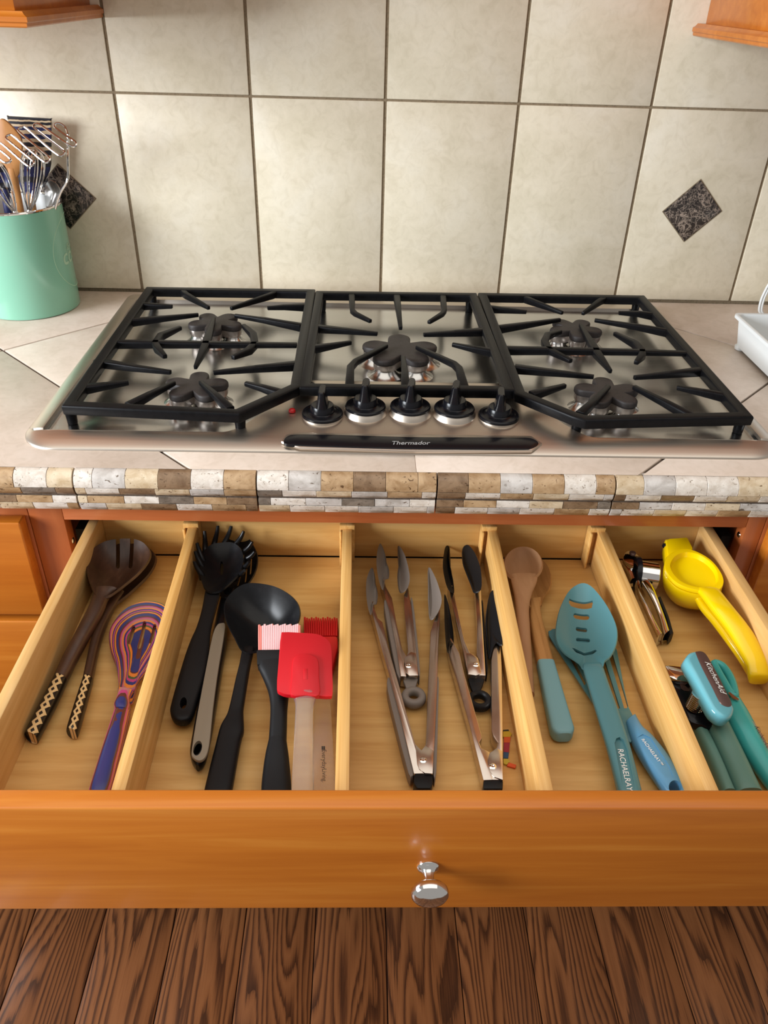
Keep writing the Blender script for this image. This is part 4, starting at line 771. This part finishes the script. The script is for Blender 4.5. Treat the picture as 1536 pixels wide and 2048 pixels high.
obj('upper_handle', MB().strip(c5, [(745, 560, 915, 560, Z1 - .005, .008), (780, 600, 928, 590, Z1 - .0045, .011), (860, 705, 1012, 700, Z1 - .005, .013), (955, 830, 1105, 815, Z1 - .009, .013), (1040, 970, 1180, 925, Z1 - .015, .013), (1100, 1090, 1245, 1060, Z1 - .021, .014), (1112, 1155, 1272, 1130, Z1 - .026, .015), (1122, 1194, 1268, 1190, Z1 - .030, .015), (1140, 1208, 1255, 1207, Z1 - .032, .010)], n=2.8, sides=20, dens=5), M['yellow'], t)
obj('lower_handle', MB().strip(c5, [(732, 610, 880, 600, Z1 - .017, .010), (775, 690, 920, 660, Z1 - .018, .012), (860, 790, 1000, 770, Z1 - .020, .013), (950, 910, 1095, 890, Z1 - .024, .013), (1035, 1030, 1180, 1000, Z1 - .030, .013), (1090, 1120, 1240, 1110, Z1 - .035, .013), (1112, 1160, 1262, 1165, Z1 - .037, .011)], n=2.8, sides=20, dens=5), M['yellow'], t)

t = TH('peeler', 'aqua handled peeler with a loop head beneath the can opener knob', 'peeler', c8, 1000, 1100)
obj('loop_head', MB().sweep([W(*c8(*p), F + .024) for p in spline([(715, 320), (815, 350), (905, 465), (965, 610), (985, 745), (920, 700), (850, 580), (770, 440)], 4)], (.0042, .0055), n=2.4, closed=True), M['aqua'], t)
obj('blade', plate(c8, [(905, 690), (925, 690), (1045, 780), (1030, 800), (960, 760)], F + .030, .0012), M['chrome'], t)
hV = obj('handle', MB().strip(c8, [(900, 800, 1030, 745, F + .020, .012), (880, 950, 1095, 860, F + .019, .017), (890, 1090, 1160, 970, F + .018, .020), (985, 1270, 1280, 1200, F + .016, .022), (1110, 1480, 1395, 1420, F + .014, .022), (1300, 1770, 1530, 1690, F + .012, .020), (1440, 1960, 1640, 1880, F + .012, .018)], n=2.3, sides=22, dens=4), M['aqua'], t)
obj('inlay', plate(c8, [(1196, 1068), (1215, 1060), (1260, 1110), (1340, 1240), (1440, 1420), (1452, 1500), (1400, 1450), (1320, 1330), (1240, 1190)], pl3(c8, (1200, 1070, F + .0262), (1440, 1420, F + .0222), (1400, 1450, F + .0225)), .004, 2), M['insert2'], hV, bevel=.0006)
text('lettering', 'KitchenAid', hV, M['black_print'], c8(1250, 1140), c8(1420, 1445), F + .0258, .35, 0)
t = TH('can_opener', 'aqua can opener with sage green handles and a big turning knob', 'can opener', c8, 700, 1000)
obj('cutting_frame', plate(c8, [(105, 520), (150, 495), (300, 530), (440, 560), (560, 700), (660, 900), (720, 1080), (640, 1150), (560, 1120), (400, 1080), (330, 960), (250, 780), (160, 620)], F + .026, .010, 2), M['blk'], t, bevel=.002)
obj('jaw', plate(c8, [(66, 345), (110, 332), (250, 345), (380, 382), (430, 470), (445, 556), (350, 550), (240, 530), (130, 480), (100, 410)], F + .032, .006, 2), M['chrome'], t, bevel=.0015)
obj('stamped_mark', MB().extr(trace(c8, [(262, 588), (330, 600), (392, 655), (386, 675), (320, 668), (280, 640)], F + .0263), (0, 0, -.0006)), M['insert'], t)
A, B = W(*c8(440, 900), F + .026), W(*c8(535, 720), F + .044); ax = B - A; l = np.linalg.norm(ax); pr = [(.0001, 0)]
for k in range(9): a = l * k / 9; pr += [(.0062, a), (.0085, a + l * .03), (.0085, a + l * .07), (.0062, a + l * .1)]
obj('drive_gear', MB().lathe(A, pr + [(.0001, l)], 24, ax), M['chrome'], t)
for st, fe in (([(397, 1090, 562, 1110, F + .014, .018), (480, 1280, 650, 1290, F + .013, .020), (620, 1600, 800, 1610, F + .012, .021), (765, 1965, 950, 1965, F + .0115, .021), (800, 2050, 990, 2050, F + .0115, .020)], [(385, 1062, 545, 1076, F + .014, .0165), (390, 1075, 553, 1092, F + .014, .0185), (397, 1090, 562, 1110, F + .014, .0190)]),
               ([(634, 1195, 910, 1130, F + .018, .020), (700, 1350, 1000, 1330, F + .016, .023), (830, 1650, 1140, 1620, F + .0135, .024), (960, 1965, 1300, 1965, F + .013, .024), (1000, 2050, 1350, 2050, F + .013, .022)], [(622, 1162, 890, 1098, F + .018, .0185), (626, 1175, 898, 1110, F + .018, .0205), (634, 1195, 910, 1130, F + .018, .0210)])):
    obj('handle', MB().strip(c8, st, n=2.5, sides=24, dens=4), M['green'], t); obj('handle_collar', MB().strip(c8, fe, n=2.5, sides=24), M['insert'], t)
pk = pl3(c8, (400, 160, F + .060), (640, 220, F + .056), (900, 1000, F + .050))
kn = obj('turning_knob', plate(c8, [(352, 262), (362, 205), (400, 155), (470, 133), (550, 146), (618, 188), (665, 255), (760, 430), (880, 660), (985, 875), (990, 930), (962, 1000), (905, 1030), (822, 1012), (745, 955), (680, 880), (560, 650), (450, 440)], pk, .017, 2), M['aqua2'], t, bevel=.0045, seg=4)
obj('knob_inlay', plate(c8, [(474, 172), (492, 150), (540, 146), (590, 168), (640, 232), (760, 450), (880, 690), (944, 822), (942, 866), (905, 880), (840, 862), (785, 812), (700, 640), (560, 370)], low(pk, -.0006), .002, 2), M['insert'], kn, bevel=.0004)
text('lettering', 'KitchenAid', kn, M['white_print'], c8(590, 290), c8(812, 715), low(pk, -.0010), .35, 0)
# ================================================================ on the counter, left: the crock and what stands in it
CX, CY, CR = -.6190, .5380, .0775; HC = WY(28, 428, CY - CR * .97)[2]
t = thing('utensil_crock', 'mint green metal utensil crock with a thin round print, at the left of the cooktop', 'crock', (CX, CY, 0))
cr = obj('wall', MB().lathe((CX, CY, .0003), [(.0001, 0), (CR - .003, 0), (CR - .0005, .0012), (CR, .003), (CR, HC - .003), (CR - .0018, HC - .003), (CR - .0018, .004), (.0001, .004)], 72), M['mint'], t)
obj('lining', MB().lathe((CX, CY, .0046), [(CR - .0045, 0), (CR - .0021, .001), (CR - .0021, HC - .0070), (CR - .0026, HC - .0070), (CR - .0027, .0014), (CR - .0050, .0006)], 64), M['white'], t)
obj('steel_rim', MB().tube([(CX + (CR - .0008) * math.cos(a), CY + (CR - .0008) * math.sin(a), HC - .0018) for a in np.linspace(0, 2 * math.pi, 65)[:-1]], .0020, 8, closed=True), M['chrome'], t)
def Wcyl(u, v, R=CR):
    d = ray(u, v); o = CAM[:2] - (CX, CY); a = d[:2] @ d[:2]; b = 2 * o @ d[:2]; c = o @ o - R * R; s_ = (-b - math.sqrt(max(0, b * b - 4 * a * c))) / (2 * a); return CAM + d * s_
c9 = zc(60, 400, 7.875); pL = Wcyl(*c9(378, 930)); pB = Wcyl(*c9(690, 1388)); rz = pL[2] - pB[2]; thL = math.atan2(pL[1] - CY, pL[0] - CX); thC = thL + rz / CR
def onc(s_, z, R): a = thC + s_ / CR; return np.array([CX + R * math.cos(a), CY + R * math.sin(a), z])
obj('print_ring', MB().tube([onc(rz * math.cos(a), pL[2] + rz * math.sin(a), CR + .0001) for a in np.linspace(0, 2 * math.pi, 65)[:-1]], .0005, 6, closed=True), M['mint_print'], cr)
for s_, w_, dz, ds in (('go', .014, .008, -.014), ('cook', rz * 1.30, -.0155, 0)):
    a = np.array([-w_ / 2, 0, 0.]); ds_ = ds; fake = (np.array([0, 0, 0.]), np.array([0, 0, 1.]))
    text('lettering', s_, cr, M['mint_print'], a, -a, fake, .15, .01, lift=0, wrap=lambda p: onc(p[0] + ds_, pL[2] + dz + p[1], CR + .0003))
cA = zc(0, 210, 7.68); bot = np.array([CX, CY, .006])
def inside(p, top): return p           # all stems run down to the crock floor
def flat_tool(name, label, cat, y, pts, mt, stem, th=.006, part='blade', n=3):
    P0 = [WY(*cA(*p), y) for p in pts]; t = thing(name, label, cat, (sum(p[0] for p in P0) / len(P0), y, .006))
    obj(part, MB().extr(spline(P0, n) if n else P0, (0, -th, 0)), mt, t, bevel=.0012)
    a = WY(*cA(*stem[0]), y) - (0, th / 2, 0); b = np.array(stem[1]); obj('handle', MB().sweep([a + (a - b) * .08, a, a * .5 + b * .5, b], [(.006, .003), (.0075, .0042), (.0065, .0045), (.0065, .0045)], n=2.4, up=(0, -1, 0)), stem[2], t); return t
flat_tool('wooden_turner', 'wide striped navy and cream wooden turner standing at the back of the crock', 'spatula', .590, [(128, 178), (145, 168), (450, 185), (780, 203), (797, 220), (795, 500), (792, 900), (740, 1080), (620, 1300), (520, 1480), (430, 1480), (330, 1250), (230, 900), (160, 500)], M['stripes'], ((470, 1420), (CX + .010, .585, .008), M['bspoon']), n=2)
flat_tool('wooden_spatula', 'orange brown wooden spatula with a slanted top, in the mint crock', 'spatula', .560, [(5, 240), (50, 206), (110, 235), (220, 340), (320, 460), (352, 560), (355, 720), (345, 900), (300, 1060), (215, 1185), (120, 1120), (40, 960), (5, 800), (0, 500)], M['woodspat'], ((215, 1120), (CX - .002, .565, .008), M['woodspat']), n=2)
t = thing('potato_masher', 'chrome wire potato masher with a zigzag head, frontmost in the crock', 'masher', (CX + .03, .51, .006))
pm_ = (WY(*cA(700, 580), .505), np.array([0, -.80, .60]))
zz = [(1046, 450), (1010, 345), (940, 288), (880, 276), (838, 302), (850, 350), (1000, 460), (1150, 560), (1172, 600), (1145, 635), (1080, 625), (880, 490), (640, 318), (575, 288), (525, 305), (530, 355), (740, 520), (965, 690), (990, 735), (960, 772), (895, 768), (680, 600), (415, 362), (345, 338), (290, 365), (300, 415), (520, 600), (740, 790), (764, 835), (735, 872), (670, 868), (450, 690), (215, 485), (150, 458), (98, 485), (115, 535), (300, 690), (500, 855), (522, 895), (485, 932), (415, 928), (230, 770), (40, 605), (-20, 580), (-75, 600), (-60, 650), (60, 740), (145, 815), (165, 850), (130, 882), (65, 880), (-40, 800), (-160, 690), (-220, 680)]
obj('zigzag_head', MB().tube(spline([W(*cA(*p), pm_) for p in zz], 3, False), .0017, 8), M['chrome'], t)
a = W(*cA(1046, 450), pm_); yy = a[1]; pth = [a, WY(*cA(1042, 800), yy), WY(*cA(1046, 1080), yy + .003), WY(*cA(1015, 1200), yy + .004), WY(*cA(860, 1550), yy + .010), np.array([CX + .012, .540, .03])]
obj('wire_stem', MB().tube(spline(pth, 6, False), .0019, 8), M['chrome'], t)
obj('handle', MB().lathe((CX + .012, .540, .0072), [(.0001, 0), (.007, 0), (.008, .002), (.0075, .030), (.004, .034), (.0001, .034)], 20), M['softblk'], t)
def whisk(label, y, top, base, wd_, n=5, group='wire whisks in the crock'):
    T, B = WY(*cA(*top), y), WY(*cA(*base), y); t = thing('whisk', label, 'whisk', (B[0], y, .006), group); ax = T - B; L_ = np.linalg.norm(ax); ax /= L_; sd = np.cross(ax, (0, -1, 0)); sd /= np.linalg.norm(sd); fd = np.cross(sd, ax)
    for k in range(n):
        a = math.pi * k / n + .2; dr_ = sd * math.cos(a) + fd * math.sin(a); P = []
        for q in np.linspace(0, 1, 25):
            s_ = math.sin(math.pi * q); w = wd_ * (1 - 2 * q); hgt = L_ * (1 - abs(2 * q - 1) ** 2.6); P.append(B + ax * hgt + dr_ * wd_ * math.copysign(min(1, abs(1 - 2 * q)) ** .8 * (1 - abs(1 - 2 * q) ** 3.2) * 1.35, 1 - 2 * q))
        obj('wire', MB().tube(P, .0009, 6), M['chrome'], t)
    e = np.array([B[0] - ax[0] * .07, y - ax[1] * .07, max(.012, B[2] - .10)])
    obj('handle', MB().tube([B + ax * .008, B, B * .5 + e * .5, e], [.003, .0055, .0062, .0065], 14), M['chrome'], t)
whisk('steel balloon whisk head up in the middle of the crock', .535, (520, 690), (450, 1680), .024)
whisk('steel whisk leaning left, partly out of the frame in the crock', .505, (-120, 900), (260, 1700), .020)
t = thing('serving_spoon', 'grey steel spoon with its bowl up, at the right inside of the crock', 'spoon', (CX + .05, .555, .006))
P = [WY(*cA(*p), .556) for p in [(690, 1330), (705, 1220), (755, 1168), (830, 1178), (890, 1240), (922, 1330), (905, 1430), (850, 1540), (770, 1620), (700, 1560)]]
obj('bowl', MB().bowl(spline(P, 3), .008, .0014, (0, -1, .1)), M['steel'], t); q = WY(*cA(770, 1600), .556); obj('handle', MB().sweep([q + (0, -.002, .004), q, (CX + .03, .55, .008)], [(.003, .001), (.005, .0015), (.006, .0015)], up=(0, -1, 0)), M['steel'], t)
t = thing('wooden_spoon', 'dark striped spoon low at the left edge of the crock', 'spoon', (CX - .05, .53, .006))
P = [WY(*cA(*p), .528) for p in [(-90, 1000), (0, 900), (70, 960), (130, 1100), (158, 1250), (120, 1360), (20, 1360), (-70, 1250)]]
obj('bowl', MB().bowl(spline(P, 3), .008, .004, (0, -1, .1)), M['stripes'], t); q = WY(*cA(70, 1330), .528); obj('handle', MB().sweep([q + (0, 0, .006), q, (CX - .012, .535, .008)], [(.004, .003), (.006, .004), (.006, .004)], up=(0, -1, 0)), M['stripes'], t)

# ---- on the counter, right: white tray and a cord
t = thing('dish_tray', 'white plastic tray standing at the right edge beside the cooktop', 'tray', (.70, .28, 0))
def rect(x0, x1, y0, y1, z, r=.010, n=5):
    o = []
    for cx, cy, a0 in ((x1 - r, y1 - r, 0), (x0 + r, y1 - r, 90), (x0 + r, y0 + r, 180), (x1 - r, y0 + r, 270)):
        for k in range(n + 1): a = math.radians(a0 + 90 * k / n); o.append((cx + r * math.cos(a), cy + r * math.sin(a), z))
    return o
x0, y1, x1, y0 = .5320, .4140, .90, .10; e = .0025
R = [rect(x0 + .010, x1 - .01, y0 + .01, y1 - .010, .006), rect(x0 + .0035, x1 - .004, y0 + .004, y1 - .0035, .0480), rect(x0 - .0015, x1 + .001, y0 - .001, y1 + .0015, .0490), rect(x0 - .0015, x1 + .001, y0 - .001, y1 + .0015, .0535), rect(x0 + .0008, x1 - .001, y0 + .001, y1 - .0008, .0545),
     rect(x0 + .0045, x1 - .005, y0 + .005, y1 - .0045, .0535), rect(x0 + .0125, x1 - .0125, y0 + .0125, y1 - .0125, .0095)]
obj('body', MB().rings(R), M['white'], t)
for fx, fy in ((x0 + .016, y1 - .018), (x1 - .016, y1 - .018), (x0 + .016, y0 + .018), (x1 - .016, y0 + .018)): obj('foot', MB().lathe((fx, fy, .0003), [(.0001, 0), (.0075, 0), (.0085, .001), (.0090, .0065), (.0001, .0065)], 18), M['white'], t)
obj('rib', MB().tube([(.5700, .310, .014), (.582, .302, .0165), (.64, .285, .0165)], .0022, 8), M['chrome'], t)
cA2 = zc(1420, 540, 8.534); t = None
mb = []
for dx, lab in ((0, 0), (42, 1)):
    pts = [(845 + dx, 800), (840 + dx, 690), (850 + dx, 600), (885 + dx, 480), (940 + dx, 360), (1000 + dx, 250), (1100 + dx, 130), (1250 + dx, 40)]
    mb.append([WY(*cA2(*p), .560) for p in pts])
    mb[-1] = [np.array([mb[-1][0][0], .560, .0032]), *mb[-1][1:]]
t = thing('power_cord', 'white two strand power cord rising behind the tray against the wall', 'cord', (mb[0][0][0], .56, 0))
for P in mb: obj('strand', MB().tube(spline(P, 6, False), .0021, 10), M['white'], t)
